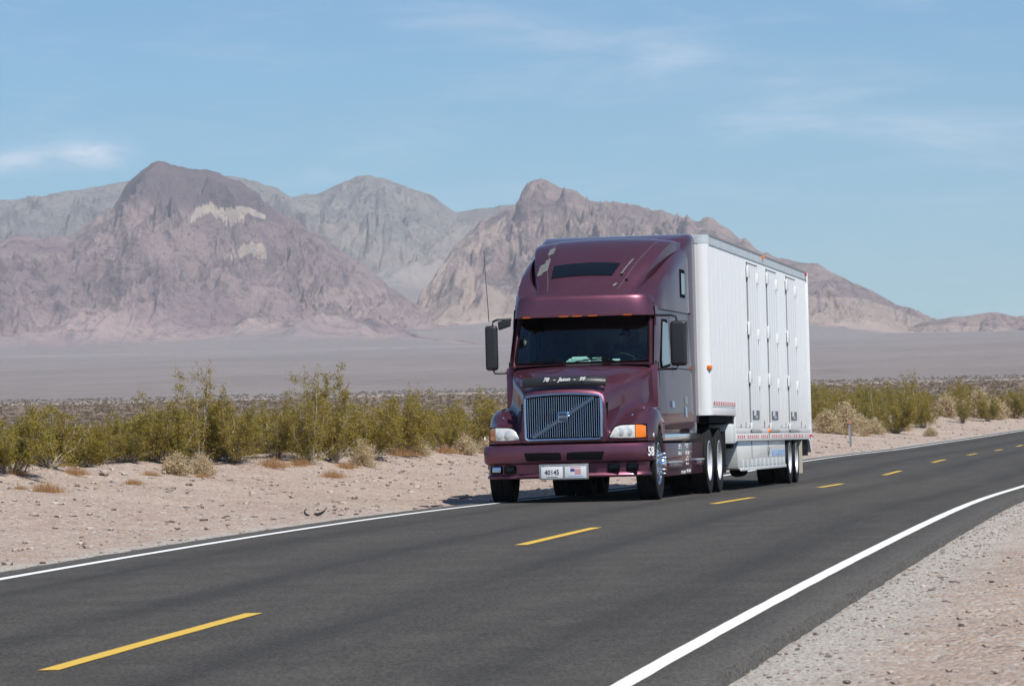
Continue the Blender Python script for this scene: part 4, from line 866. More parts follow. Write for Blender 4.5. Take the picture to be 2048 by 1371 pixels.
# chassis and wheels
mb = MB()
for x in (-.43, .43): mb.mm((x - .05, .35, .62), (x + .05, 9.2, .88))
for y in (3, 5.6, 8.9): mb.mm((-.43, y - .06, .65), (.43, y + .06, .84))
mb.mm((-.3, 1.0, .36), (.3, 2.9, .8)); mb.mm((-.95, 2.4, .4), (-.5, 5.9, .95)); mb.mm((.5, 2.4, .4), (.95, 5.9, .95)); mb.tube([(0, 3, .6), (0, 7, .55)], .06, 8)
mb.mm((-.5, 6.9, .88), (.5, 8.1, 1.06)); mb.lathe([(.46, 1.06), (.46, 1.14)], 'Z', (0, 7.5, 0), n=24); mb.build('chassis', M['matte'], T)
mb = MB(); mb.tube([(-.9, 1.17, .46), (.9, 1.17, .46)], .06, 8)
for y in (7.03, 8.36): mb.tube([(-.95, y, .52), (.95, y, .52)], .085, 10); mb.lathe([(0, -.2), (.16, -.16), (.2, 0), (.16, .16), (0, .2)], 'Y', (0, y, .52), n=16, cap=False)
mb.build('axles', M['matte'], T, smooth=True)
wheel_steer(T, 1.075, 1.17, .52, 1); wheel_steer(T, -1.055, 1.17, .52, -1)
for y in (7.03, 8.36): wheel_dual(T, 1.11, y, .52, 1); wheel_dual(T, -1.09, y, .52, -1)
for sx in (-1, 1):
    mb = MB(); mb.mm((sx * .98 - .28, 9.05, .30), (sx * .98 + .28, 9.07, .98)); mb.build('mudflap', M['black'], T)
# things on the dashboard
def onT(o): o.location = (o.location[0] - .05, o.location[1], o.location[2] + .022); return o
mb = MB()
for (x0, x1, y0, z, a) in ((-.24, .12, 2.00, 2.035, .03), (-.21, .09, 2.03, 2.065, -.02), (-.16, .06, 2.05, 2.09, .05)): mb.box(((x0 + x1) / 2, y0, z), (x1 - x0, .16, .018), Matrix.Rotation(a, 3, 'Z') @ Matrix.Rotation(.22, 3, 'X'))
mb.box((.21, 2.02, 2.05), (.13, .12, .06), Matrix.Rotation(.3, 3, 'X')); o = onT(mb.build('papers', M['paper'])); tag(o, 'pile of white papers lying on the truck dashboard behind the windscreen', 'papers')
mb = MB(); mb.box((.50, 2.0, 2.04), (.11, .1, .03), Matrix.Rotation(.3, 3, 'X')); o = onT(mb.build('notepad', M['paper'])); tag(o, 'small white notepad on the dashboard just before the steering wheel', 'notepad')
# ------------------------------------------------------------------ driver
def skin_person():
    P = {'pel': (.50, 3.12, 1.66), 'wa': (.50, 3.14, 1.85), 'ch': (.50, 3.12, 2.08), 'nk': (.50, 3.09, 2.24), 'hd': (.50, 3.06, 2.33),
         'sl': (.31, 3.10, 2.15), 'el': (.27, 2.86, 1.93), 'hl': (.36, 2.56, 2.02), 'sr': (.69, 3.10, 2.15), 'er': (.75, 2.86, 1.93), 'hr': (.74, 2.56, 2.02),
         'kl': (.38, 2.68, 1.62), 'fl': (.40, 2.55, 1.2), 'kr': (.62, 2.68, 1.62), 'fr': (.60, 2.55, 1.2)}
    Rr = {'pel': .17, 'wa': .155, 'ch': .17, 'nk': .065, 'hd': .06, 'sl': .085, 'el': .052, 'hl': .035, 'sr': .085, 'er': .052, 'hr': .035, 'kl': .08, 'fl': .05, 'kr': .08, 'fr': .05}
    E = [('pel', 'wa'), ('wa', 'ch'), ('ch', 'nk'), ('nk', 'hd'), ('ch', 'sl'), ('sl', 'el'), ('el', 'hl'), ('ch', 'sr'), ('sr', 'er'), ('er', 'hr'), ('pel', 'kl'), ('kl', 'fl'), ('pel', 'kr'), ('kr', 'fr')]
    ks = list(P); me = bpy.data.meshes.new('person'); me.from_pydata([P[k] for k in ks], [(ks.index(a), ks.index(b)) for a, b in E], [])
    o = obj('person', me, M['shirt']); o.modifiers.new('s', 'SKIN')
    for i, k in enumerate(ks): me.skin_vertices[0].data[i].radius = (Rr[k], Rr[k] * (.75 if k in ('pel', 'wa', 'ch') else 1)); me.skin_vertices[0].data[i].use_root = (k == 'pel')
    sb = o.modifiers.new('d', 'SUBSURF'); sb.levels = 1; sb.render_levels = 2
    # head with features
    n1, n2 = 20, 16; V = []
    for i in range(n1 + 1):
        th = PI * i / n1
        for j in range(n2):
            ph = 2 * PI * j / n2; x = math.sin(th) * math.cos(ph); y = math.sin(th) * math.sin(ph); z = math.cos(th)
            w = .075 * (1 - .18 * max(0, -z)); d = .095; f = max(0, -y)
            bump = .022 * math.exp(-((x / .22) ** 2 + ((z + .08) / .2) ** 2)) * f - .010 * math.exp(-(((abs(x) - .38) / .16) ** 2 + ((z - .1) / .12) ** 2)) * f + .006 * math.exp(-((x / .35) ** 2 + ((z + .42) / .06) ** 2)) * f
            ear = .018 * math.exp(-((y / .14) ** 2 + (z / .2) ** 2)) * (abs(x) > .8)
            V.append((.50 + x * (w + ear), 3.035 + y * (d + bump), 2.41 + z * .122))
    mb = MB(); mb.add(V, grid_faces(n1 + 1, n2, True)); mb.build('head', M['skin'], o, smooth=True)
    V = []
    for i in range(9):
        th = PI * .52 * i / 8
        for j in range(n2): ph = 2 * PI * j / n2; V.append((.50 + .084 * math.sin(th) * math.cos(ph), 3.045 + .104 * math.sin(th) * math.sin(ph), 2.43 + .115 * math.cos(th)))
    mb = MB(); mb.add(V, grid_faces(9, n2, True)); mb.mm((.43, 2.87, 2.44), (.57, 2.96, 2.455)); mb.build('cap', M['gap'], o, smooth=True)
    for sx in (-1, 1):
        hx = .36 if sx < 0 else .74; mb = MB(); mb.box((hx, 2.52, 2.035), (.055, .09, .075), Matrix.Rotation(.4, 3, 'X'))
        for k in range(4): x = hx + (k - 1.5) * .019; L_ = (.07, .08, .076, .06)[k]; mb.tube([(x, 2.48, 2.06), (x, 2.47 - L_ * .35, 2.075), (x, 2.47 - L_ * .5, 2.045), (x, 2.465, 2.02)], [.011, .010, .009, .007], 6)
        mb.tube([(hx - sx * .03, 2.52, 2.05), (hx - sx * .05, 2.49, 2.055), (hx - sx * .045, 2.465, 2.045)], [.012, .011, .008], 6); mb.build('hand', M['skin'], o, smooth=True)
    o.location = (-.05, 0, .022); tag(o, 'driver in a dark shirt and cap with both hands on the steering wheel', 'person')
skin_person()
# ------------------------------------------------------------------ trailer
G = empty('semi_trailer', (0, 0, 0.022)); tag(G, 'long white drop frame box trailer with three side doors and a belly box', 'trailer')
TW = 1.295; Y0 = 6.56; Y1 = 22.72; ZT = 4.06; ZU = 1.235; YS = 9.86; ZL = .80; CH = .155
# structure box (a little inside the panels)
mb = MB(); mb.prism([(-TW + CH, Y0 + .02), (TW - CH, Y0 + .02), (TW - .015, Y0 + CH), (TW - .015, Y1 - .01), (-TW + .015, Y1 - .01), (-TW + .015, Y0 + CH)], 'Z', ZU + .06, ZT - .03); mb.build('box_core', M['trail'], G)
mb = MB(); mb.mm((-TW + .015, YS, ZL + .05), (TW - .015, Y1 - .01, ZU + .08)); mb.build('lower_core', M['trail'], G)
mb = MB(); mb.prism([(-TW + CH, Y0), (TW - CH, Y0), (TW, Y0 + CH), (TW, Y1), (-TW, Y1), (-TW, Y0 + CH)], 'Z', ZT, ZT + .022); mb.build('roof', M['railalu'], G)
mb = MB(); mb.mm((-TW + CH - .002, Y0 - .003, ZU + .03), (TW - CH + .002, Y0 + .03, 3.945)); mb.build('front_wall', M['trail'], G)
mb = MB(); mb.mm((-TW + CH, Y0 - .010, 3.945), (TW - CH, Y0 + .03, ZT)); mb.build('front_header', M['railalu'], G)
for sx in (-1, 1):
    c = (sx * (TW - CH), Y0 + CH); V = []; n = 9
    def corner(r0, z0, z1, name, mat):
        V = []
        for i in range(n):
            a = PI / 2 * i / (n - 1); V += [(c[0] + sx * r0 * math.sin(a), c[1] - r0 * math.cos(a), z0), (c[0] + sx * r0 * math.sin(a), c[1] - r0 * math.cos(a), z1)]
        mb = MB(); mb.add(V, [(2 * i, 2 * i + 1, 2 * i + 3, 2 * i + 2) for i in range(n - 1)]); return mb.build(name, mat, G, smooth=True)
    corner(CH + .004, ZU, 3.945, 'corner_post', M['trail']); corner(CH + .008, 3.945, ZT + .01, 'corner_header', M['railalu'])
mb = MB(); mb.mm((-TW + CH, Y0 - .012, ZU), (TW - CH, Y0 + .03, ZU + .07)); mb.build('front_sill', M['trail'], G)
doors = [(12.05, 13.62), (15.18, 16.80), (18.62, 20.30)]
for sx in (-1, 1):
    X = lambda a, b: (min(sx * a, sx * b), max(sx * a, sx * b))
    a, b = X(TW - .02, TW + .012); mb = MB(); mb.mm((a, Y0 + CH, 3.93), (b, Y1, ZT)); mb.build('top_rail', M['railalu'], G)
    a, b = X(TW - .02, TW + .018); mb = MB(); mb.mm((a, Y0 + CH, ZT - .002), (b, Y1, ZT + .03)); mb.build('roof_edge', M['seam'], G)
    # side panels between posts
    ys = [Y0 + CH]; 
    while ys[-1] < Y1 - .3: ys.append(min(ys[-1] + .61, Y1))
    for i in range(len(ys) - 1):
        y0, y1 = ys[i] + .006, ys[i + 1] - .006; z0 = 1.40 if (y0 + y1) / 2 < YS else 1.04
        a, b = X(TW - .02, TW - .002); mb = MB(); mb.mm((a, y0, z0), (b, y1, 3.93))
        a, b = X(TW - .004, TW + .0025)
        for q in (.22, .50, .78): yy = y0 + (y1 - y0) * q; mb.mm((a, yy - .022, z0 + .01), (b, yy + .022, 3.92))
        mb.build('side_panel', M['side'], G, bevel=.004, seg=1)
    a, b = X(TW - .02, TW + .008); mb = MB(); mb.mm((a, Y0 + CH, 1.235), (b, YS, 1.355)); mb.build('upper_rail', M['side'], G, bevel=.004)
    a, b = X(TW - .02, TW + .004); mb = MB(); mb.mm((a, Y0 + CH, 1.372), (b, YS, 1.40)); mb.build('upper_rail', M['side'], G)
    a, b = X(TW - .02, TW + .010); mb = MB(); mb.mm((a, YS - .02, .955), (b, Y1, 1.03)); mb.build('lower_rail', M['side'], G, bevel=.004)
    a, b = X(TW - .02, TW + .013); mb = MB(); mb.mm((a, YS - .02, .815), (b, Y1, .945)); mb.build('bottom_rail', M['side'], G, bevel=.006)
    a, b = X(TW - .03, TW + .006); mb = MB(); mb.mm((a, YS - .06, .80), (b, YS + .05, 1.35)); mb.build('step_post', M['trail'], G, bevel=.008)
    # reflective tape: separate pieces
    for y, z, num in [(6.86, 1.425, 20), (9.98, .885, 78)]:
        for k in range(num):
            yy = y + k * .1525
            if yy > 22.3 or (num > 20 and (k * 7) % 13 in (4, 11)): continue
            if num > 20 and (18.60 < yy < 19.0 or 19.85 < yy < 20.2): continue
            a, b = X(TW + .006, TW + (.0145 if num > 20 else .009)); mb = MB(); mb.mm((a, yy, z - .028), (b, yy + .15, z + .028)); mb.build('tape', M['tapered'] if k % 2 == 0 else M['tapewhite'], G)
    for yy, mt, z in ((14.58, M['amber'], 4.045), (22.4, M['red'], 4.03), (22.55, M['red'], .885), (14.95, M['amber'], .985)):
        a, b = X(TW + .005, TW + .05); mb = MB(); mb.mm((a, yy - .07, z - .028), (b, yy + .07, z + .028)); mb.build('marker_light', mt, G, bevel=.012)
    mb = MB(); a, b = X(TW - .06, TW + .012); mb.mm((a, Y0 + .02, 1.955), (b, Y0 + .18, 2.02)); mb.build('turn_signal', M['amber'], G, bevel=.015)
    # doors
    for (d0, d1) in doors:
        a, b = X(TW - .02, TW + .016); mb = MB(); mb.mm((a, d0 + .03, 1.00), (b, d1, 3.84))
        a, b = X(TW + .012, TW + .019)
        for q in (.14, .38, .62, .86): yy = d0 + (d1 - d0) * q; mb.mm((a, yy - .03, 1.05), (b, yy + .03, 3.80))
        dr = mb.build('door', M['side'], G, bevel=.004, seg=1)
        a, b = X(TW - .01, TW + .020); mb = MB(); mb.mm((a, d0 - .012, .97), (b, d0 + .012, 3.87)); mb.build('door_seam', M['seam'], dr)
        mb = MB(); mb.mm((a, d0 - .02, 3.845), (b, d1 + .02, 3.862)); mb.build('door_header', M['seam'], dr)
        mb = MB(); mb.mm((a, d0 - .02, .962), (b, d1 + .15, .98)); mb.build('door_sill', M['seam'], dr)
        for z0, z1 in ((3.60, 3.80), (2.62, 2.84), (1.80, 2.0), (1.0, 1.12)):
            a, b = X(TW + .01, TW + .045); mb = MB(); mb.mm((a, d0 - .09, z0), (b, d0 + .13, z1)); mb.build('hinge', M['trail'], dr, bevel=.008)
            if z0 > 1.5:
                mb = MB(); mb.mm((a, d1 - .12, z0 - .05), (b, d1 - .02, z0 + .12)); mb.build('latch', M['trail'], dr, bevel=.008)
                mb = MB(); mb.mm((X(TW + .03, TW + .052)[0], d1 - .12, z0 - .07), (X(TW + .03, TW + .052)[1], d1 - .03, z0 - .045)); mb.build('latch_bolt', M['railalu'], dr)
        a, b = X(TW + .02, TW + .026); mb = MB(); mb.mm((a, d0 + .22, 1.185), (b, d0 + 1.30, 1.335)); stk = mb.build('decal', M['sticker'], dr)
        if sx > 0:
            letter('28', .115, (TW + .0275, d0 + .58, 1.285), M['white'], stk, face=SIDE, sx=3.2, bold=.002)
            letter('GO', .07, (TW + .0275, d0 + .82, 1.22), M['railalu'], stk, face=SIDE, sx=3.6, bold=.002)
    # rust and grime streaks under the rivets live in the paint; drain slots
    for k in range(16):
        yy = 10.6 + k * .74; a, b = X(TW + .004, TW + .0125); mb = MB(); mb.mm((a, yy - .016, 1.035), (b, yy + .016, 1.10 + .03 * (k % 3))); mb.build('drain_slot', M['seam'], G)
    # belly box
    a, b = X(.62, TW - .03); bel = MB(); bel.prism([(10.62, .335), (18.08, .335), (18.08, .815), (10.45, .815), (10.25, .72), (10.35, .36)], 'X', a, b); bx = bel.build('belly_box', M['side'], G, bevel=.012)
    a, b = X(TW - .032, TW - .012); mb = MB(); mb.mm((a, 10.60, .315), (b, 18.09, .365)); mb.build('belly_rail', M['trail'], bx, bevel=.004)
    mb = MB(); a, b = X(TW - .032, TW - .026); mb.mm((a, 10.62, .372), (b, 18.07, .388)); mb.build('seam', M['seam'], bx)
    for k in range(11):
        yy = 11.05 + k * .67; a, b = X(TW - .032, TW - .008); mb = MB(); mb.mm((a, yy - .03, .34), (b, yy + .03, .50)); mb.build('bracket', M['railalu'], bx, bevel=.006)
    a, b = X(TW - .032, TW - .022)
    for yy in (12.45, 15.15): mb = MB(); mb.mm((a, yy - .02, .39), (b, yy + .02, .81)); mb.build('seam', M['seam'], bx)
    mb = MB(); mb.mm((X(TW - .03, TW - .005)[0], 15.02, .58), (X(TW - .03, TW - .005)[1], 15.2, .70)); mb.build('latch', M['steel'], bx, bevel=.01)
    if sx > 0:
        mb = MB(); mb.mm((TW - .031, 15.62, .53), (TW - .0265, 18.0, .645)); dec = mb.build('decal', simple('pale_blue_decal', (.40, .50, .66), .6, var=.15, vscale=14), bx)
        for k, ch in enumerate('HICKORY'): letter(ch, .135, (TW - .0255, 15.85 + k * .325, .588), M['paleblue'], dec, face=SIDE, sx=2.4, bold=.003)
    a, b = X(.9, TW); mb = MB(); mb.mm((a, 9.35, .775), (b, YS + .03, 1.10)); mb.build('front_box', M['trail'], G, bevel=.03)
    # rear guard and skirts
    a, b = X(.75, TW - .03); mb = MB(); mb.mm((a, 21.05, .50), (b, 22.45, .80)); mb.build('rear_box', M['matte'], G)
    a, b = X(TW - .07, TW + .02); mb = MB(); mb.prism([(22.3, .80), (22.72, .86), (22.72, .58), (22.62, .56)], 'X', a, b); mb.build('rear_bracket', M['trail'], G)
    a, b = X(TW - .03, TW + .03); mb = MB(); mb.mm((a, Y1 - .01, .80), (b, Y1 + .05, ZT + .02)); mb.build('rear_post', M['trail'], G, bevel=.006)
    mb = MB(); mb.mm((sx * 1.0 - .30, 20.95, .17), (sx * 1.0 + .30, 20.965, .80)); mb.build('mudflap', M['mudflap'], G)
    # landing gear
    mb = MB(); mb.mm((sx * .95 - .06, 10.0, .42), (sx * .95 + .06, 10.12, 1.2)); mb.mm((sx * .95 - .14, 9.92, .40), (sx * .95 + .14, 10.2, .43)); mb.build('landing_leg', M['matte'], G)
mb = MB(); mb.mm((-1.24, 6.7, 1.12), (1.24, YS, 1.25)); mb.mm((-1.2, YS, .70), (1.2, 22.4, .86)); mb.mm((-.5, 9.2, .9), (.5, 10, 1.2)); mb.mm((-1.15, 9.55, .82), (1.15, 9.75, 1.2)); mb.build('floor_frame', M['matte'], G)
mb = MB(); mb.mm((-.45, 18.0, .45), (-.3, 21.0, .75)); mb.mm((.3, 18.0, .45), (.45, 21.0, .75))
for y in (18.87, 20.12): mb.tube([(-.95, y, .475), (.95, y, .475)], .075, 10)
mb.build('suspension', M['matte'], G)
for y in (18.87, 20.12): wheel_dual(G, 1.145, y, .475, 1); wheel_dual(G, -1.145, y, .475, -1)
mb = MB(); mb.tube([(.5, 16.7, .28), (.5, 17.6, .28)], .12, 12); mb.build('air_tank', M['matte'], G)
mb = MB(); mb.mm((-TW, Y1 + .0, .80), (TW, Y1 + .03, 4.06)); mb.build('rear_door', M['trail'], G)
for x in (-1.12, 1.02):
    mb = MB(); mb.mm((x - .05, Y0 - .03, 4.0), (x + .05, Y0 - .008, 4.05)); mb.build('marker_light', M['amber'], G, bevel=.01)
# ------------------------------------------------------------------ vegetation
rng = random.Random(11)
def leaf_mat(name, a, b_, c2):
    m, t, b = mat_new(name); oi = N(t, 'ShaderNodeObjectInfo'); g = N(t, 'ShaderNodeTexCoord'); n = noise(t, g.outputs['Object'], 2.2, 4, 0.7); n2 = noise(t, g.outputs['Object'], 16.0, 2, 0.6)
    c = mix_col(t, oi.outputs['Random'], a, b_); c = mix_col(t, math_node(t, 'MULTIPLY', ramp(t, n, 0.42, 0.68), 0.75), c, c2); c = mix_col(t, math_node(t, 'MULTIPLY', ramp(t, n2, 0.4, 0.7), 0.45), c, tuple(min(1, x * 1.9) for x in a))
    t.links.new(c, b.inputs['Base Color']); b.inputs['Roughness'].default_value = 0.6; b.inputs['Specular IOR Level'].default_value = 0.3
    tl = N(t, 'ShaderNodeBsdfTranslucent'); t.links.new(c, tl.inputs[0]); mx = N(t, 'ShaderNodeMixShader'); mx.inputs[0].default_value = 0.45; t.links.new(b.outputs[0], mx.inputs[1]); t.links.new(tl.outputs[0], mx.inputs[2]); t.links.new(mx.outputs[0], t.nodes['Material Output'].inputs['Surface'])
    try: b.inputs['Subsurface Weight'].default_value = 0.0
    except Exception: pass
    return m
M['leaf'] = leaf_mat('creosote_leaves', (0.240, 0.200, 0.030), (0.290, 0.225, 0.042), (0.280, 0.190, 0.070))
M['twig'] = simple('grey_twigs', (0.34, 0.30, 0.25), 0.9, var=0.3, vscale=5)
M['dry'] = leaf_mat('dry_shrub_stems', (0.50, 0.40, 0.25), (0.54, 0.44, 0.29), (0.36, 0.28, 0.18))
M['orange'] = leaf_mat('dry_grass', (0.44, 0.255, 0.115), (0.48, 0.31, 0.16), (0.34, 0.21, 0.11))
def tri_cloud(P, size, r, flat=0.0):
    # one leaf-sized triangle per point
    n = len(P); a = r.normal(size=(n, 3)); a /= np.linalg.norm(a, axis=1)[:, None]; b_ = r.normal(size=(n, 3)); b_ -= (a * b_).sum(1)[:, None] * a; b_ /= np.linalg.norm(b_, axis=1)[:, None]
    s = size * r.uniform(.6, 1.4, n)[:, None]; V = np.stack([P - a * s, P + a * s * .7 + b_ * s * .55, P + a * s * .7 - b_ * s * .55], 1).reshape(-1, 3)
    return V, np.arange(3 * n).reshape(-1, 3)
def twigs(segs):
    # thin three-sided sticks
    V = []; F = []
    for p, q, r0, r1 in segs:
        p = np.array(p); q = np.array(q); d = q - p; L = np.linalg.norm(d) + 1e-9; d = d / L; u = np.cross(d, [0.3, 0.5, 0.8]); u /= np.linalg.norm(u) + 1e-9; w = np.cross(d, u); n = len(V)
        for c, rr in ((p, r0), (q, r1)):
            for k in range(3): a = 2 * PI * k / 3; V.append(c + (u * math.cos(a) + w * math.sin(a)) * rr)
        for k in range(3): F.append((n + k, n + (k + 1) % 3, n + 3 + (k + 1) % 3, n + 3 + k))
    return V, F
def creosote(seed, h, w, dens=1.0, sprigs=0):
    r = np.random.RandomState(seed); segs = []; pts = []
    ns = int(16 * dens) + 6; s_r = .017
    for s in range(ns):
        az = r.uniform(0, 2 * PI); lean = r.uniform(.15, 1.0) ** .8; top = np.array([math.cos(az) * w * .5 * lean, math.sin(az) * w * .5 * lean, h * (1 - .45 * lean ** 2) * r.uniform(.72, 1.0)])
        if s < sprigs: top = np.array([math.cos(az) * w * .22, math.sin(az) * w * .22, h * r.uniform(1.0, 1.24)])
        base = np.array([math.cos(az), math.sin(az), 0]) * .10 * r.rand(); mid = base * .5 + top * .5 + np.array([math.cos(az), math.sin(az), -.25]) * w * .10 * r.uniform(0, 1.2)
        T_ = np.linspace(0, 1, 7); C = [(1 - t) ** 2 * base + 2 * t * (1 - t) * mid + t * t * top + r.normal(size=3) * .018 * (t > 0) for t in T_]
        for i in range(6): segs.append((C[i], C[i + 1], s_r * (1 - T_[i]) + .004, s_r * (1 - T_[i + 1]) + .004))
        for i in range(2, 7):
            for b_ in range(r.randint(2, 5)):
                d = np.array([math.cos(az), math.sin(az), .7]) * .5 + r.normal(size=3) * .55; d /= np.linalg.norm(d); L = r.uniform(.10, .30) * h * .62; q = C[i] + d * L
                segs.append((C[i], q, .005, .002)); k = r.randint(3, 6)
                for t in np.linspace(.35, 1.05, k):
                    c = C[i] + d * L * t; m = r.randint(7, 15); pts.append(c + r.normal(size=(m, 3)) * np.array([.045, .045, .05]))
    for q_ in range(30):      # low skirt of foliage round the foot
        az = r.uniform(0, 2 * PI); c = np.array([math.cos(az), math.sin(az), 0]) * w * r.uniform(.15, .48) + np.array([0, 0, h * r.uniform(.08, .38)]); pts.append(c + r.normal(size=(r.randint(14, 34), 3)) * np.array([.09, .09, .07])); segs.append((np.array([0, 0, .02]), c, .006, .002))
    P = np.concatenate(pts); P = P[P[:, 2] > .03]
    V, F = tri_cloud(P, .022, r); TV, TF = twigs(segs)
    return mesh_from('foliage', V, F), mesh_from('branches', TV, TF)
CRE = [creosote(100 + i, *q) for i, q in enumerate([(1.35, 1.7, 1.0, 0), (1.5, 1.9, 1.1, 1), (1.2, 1.9, 1.0, 0), (1.7, 1.6, 1.0, 3), (1.45, 2.2, 1.2, 2), (1.1, 1.5, .8, 0), (1.9, 1.5, .8, 4), (1.3, 2.0, .9, 1)])]
for f_, b_ in CRE: f_.materials.append(M['leaf']); b_.materials.append(M['twig'])
LOW = [creosote(300 + i, *q) for i, q in enumerate([(.85, 1.7, 1.3, 0), (.70, 1.4, 1.2, 0), (.95, 1.9, 1.4, 0)])]
M['lowleaf'] = leaf_mat('rusty_leaves', (0.215, 0.155, 0.038), (0.195, 0.165, 0.034), (0.25, 0.185, 0.08))
for f_, b_ in LOW: f_.materials.append(M['lowleaf']); b_.materials.append(M['twig'])
def bush(k, x, y, sc, rz, label, group=None, zs=1.0, name='creosote_bush', kinds=CRE, cat='bush'):
    e = empty(name, (x, y, float(ground_z(x, y)) - .03), rz); e.scale = (sc, sc, sc * zs); tag(e, label, cat, group)
    f_, b_ = kinds[k]; o = obj('foliage', f_, None, e); 
    if b_ is not None: obj('branches', b_, None, e)
    return e
def locate(u, v):
    # where the line of sight at (u, v) first meets the ground: used to read plant positions off the photograph
    d = Vector((RM[0][0] * (u - 1024) / 8186.97 + RM[0][1] * (v - 685.5) / 8186.97 + RM[0][2], RM[1][0] * (u - 1024) / 8186.97 + RM[1][1] * (v - 685.5) / 8186.97 + RM[1][2], RM[2][0] * (u - 1024) / 8186.97 + RM[2][1] * (v - 685.5) / 8186.97 + RM[2][2]))
    D = np.arange(15, 330, .25); X = CAMP[0] + D * d.x; Y = CAMP[1] + D * d.y; Z = CAMP[2] + D * d.z; g = ground_z(X, Y); w = np.where(Z < g)[0]
    i = w[0] if len(w) else -1; return float(X[i]), float(Y[i]), float(D[i])
placed = []
HERO = [
 (22, 948, 822, 2, 'broad dark green creosote bush at the far left edge of the photo'),
 (98, 936, 806, 0, 'green creosote bush with upright tips, second from the left edge'),
 (175, 934, 850, 5, 'low olive creosote bush behind the orange grass patch on the bank'),
 (255, 926, 830, 7, 'rusty olive creosote bush left of the tall sprigged one'),
 (322, 926, 768, 4, 'big creosote bush with sprigs standing above the grey plain line'),
 (398, 930, 732, 6, 'thin creosote bush with the single highest sprig at its right'),
 (470, 926, 792, 1, 'green creosote bush with pale bent branches behind the grey shrub'),
 (552, 918, 786, 3, 'creosote bush with two small sprigs, left of the tallest bush'),
 (622, 930, 738, 6, 'tallest creosote bush with bare grey stems at its foot'),
 (672, 922, 728, 3, 'tall creosote bush with a spiky top just behind the tallest one'),
 (742, 914, 798, 2, 'yellow green creosote bush behind the round tan tumbleweed shrub'),
 (802, 908, 790, 0, 'creosote bush with dark bare stems in its shaded middle'),
 (838, 905, 770, 6, 'creosote bush with one sprig above the plain, midway to the truck'),
 (895, 900, 805, 7, 'rounded creosote bush between the lone sprig and the truck'),
 (950, 896, 788, 1, 'creosote bush partly behind the left mirror side of the truck'),
 (1662, 862, 812, 2, 'low olive creosote bush just behind the trailer end'),
 (1708, 862, 788, 1, 'creosote bush behind the thin roadside marker post'),
 (1752, 866, 764, 6, 'tall thin creosote bush right of the marker post'),
 (1792, 866, 766, 4, 'broadest creosote bush on the right bank, sprigs above the plain'),
 (1848, 856, 794, 0, 'green creosote bush right of the broadest one on the right bank'),
 (1925, 846, 762, 6, 'high thin creosote bush above the tan shrubs on the right bank'),
 (1975, 842, 772, 3, 'creosote bush second from the right edge above the tan shrubs'),
 (2028, 836, 778, 1, 'creosote bush at the far right edge above the road'),
]
for u, vb, vt, k, lab in HERO:
    x, y, D = locate(u, vb); h = (vb - vt) / 8187.0 * D; H0 = (1.35, 1.5, 1.2, 2.1, 1.8, 1.1, 2.5, 1.4)[k]
    bush(k, x, y, h / H0, rng.uniform(0, 6.28), lab); placed.append((x, y, 1.0))
def inframe(x, y, lo, hi):
    a = math.atan2(x - CAMP[0], y - CAMP[1]); u = 1024 + 8187 * math.tan(a + math.radians(9.586)); return lo < u < hi
G1 = 'creosote bushes in the thicket left of the truck'; G2 = 'creosote bushes in the brush right of the trailer'
cnt = 0; tries = 0
while cnt < 266 and tries < 60000:
    tries += 1
    left = cnt < 190
    D = 68 + 170 * rng.random() ** 1.35 if left else 150 + 120 * rng.random()
    u = rng.uniform(-180, 1000) if left else rng.uniform(1600, 2240); a = math.radians(-9.586) + math.atan((u - 1024) / 8187.0)
    x = CAMP[0] + D * math.sin(a); y = CAMP[1] + D * math.cos(a); l = float(lat(x, y))
    if l > -13.6 - (1.2 if left else -.8) * rng.random() ** 2: continue
    md = .68 + .0045 * max(0, D - 75)
    if any((x - px) ** 2 + (y - py) ** 2 < md * md for px, py, _ in placed): continue
    placed.append((x, y, 1)); k = rng.randrange(8); sc = (rng.uniform(.42, .74) if k in (3, 4, 6) else rng.uniform(.50, .86)) * (1 if left else 1.65)
    if left: sc *= .66 + .34 * min(1, max(0, (u - 60) / 380))
    if D > 110: sc *= .88
    bush(k, x, y, sc, rng.uniform(0, 6.28), 'one of the olive creosote bushes crowding the thicket left of the truck' if left else 'one of the olive creosote bushes in the brush beyond the bank right of the trailer', G1 if left else G2)
    cnt += 1
cnt = 0; tries = 0
while cnt < 118 and tries < 20000:
    tries += 1; left = cnt < 92; Yq = rng.uniform(2, 66) if left else rng.uniform(98, 190); l = -13.1 - rng.random() ** 1.6 * (10 if left else 6)
    x = float(np.interp(Yq, RY, RX)) + l; y = Yq
    if not inframe(x, y, -120 if left else 1600, 1000 if left else 2200): continue
    if any((x - px) ** 2 + (y - py) ** 2 < .22 for px, py, _ in placed): continue
    placed.append((x, y, 1)); bush(cnt % 3, x, y, rng.uniform(.6, 1.05), rng.uniform(0, 6.28), 'one of the low rusty olive bushes at the foot of the thicket' if left else 'one of the low rusty olive bushes on the bank right of the trailer', 'low rusty bushes along the thicket' if left else 'low rusty bushes on the right bank', name='low_bush', kinds=LOW); cnt += 1
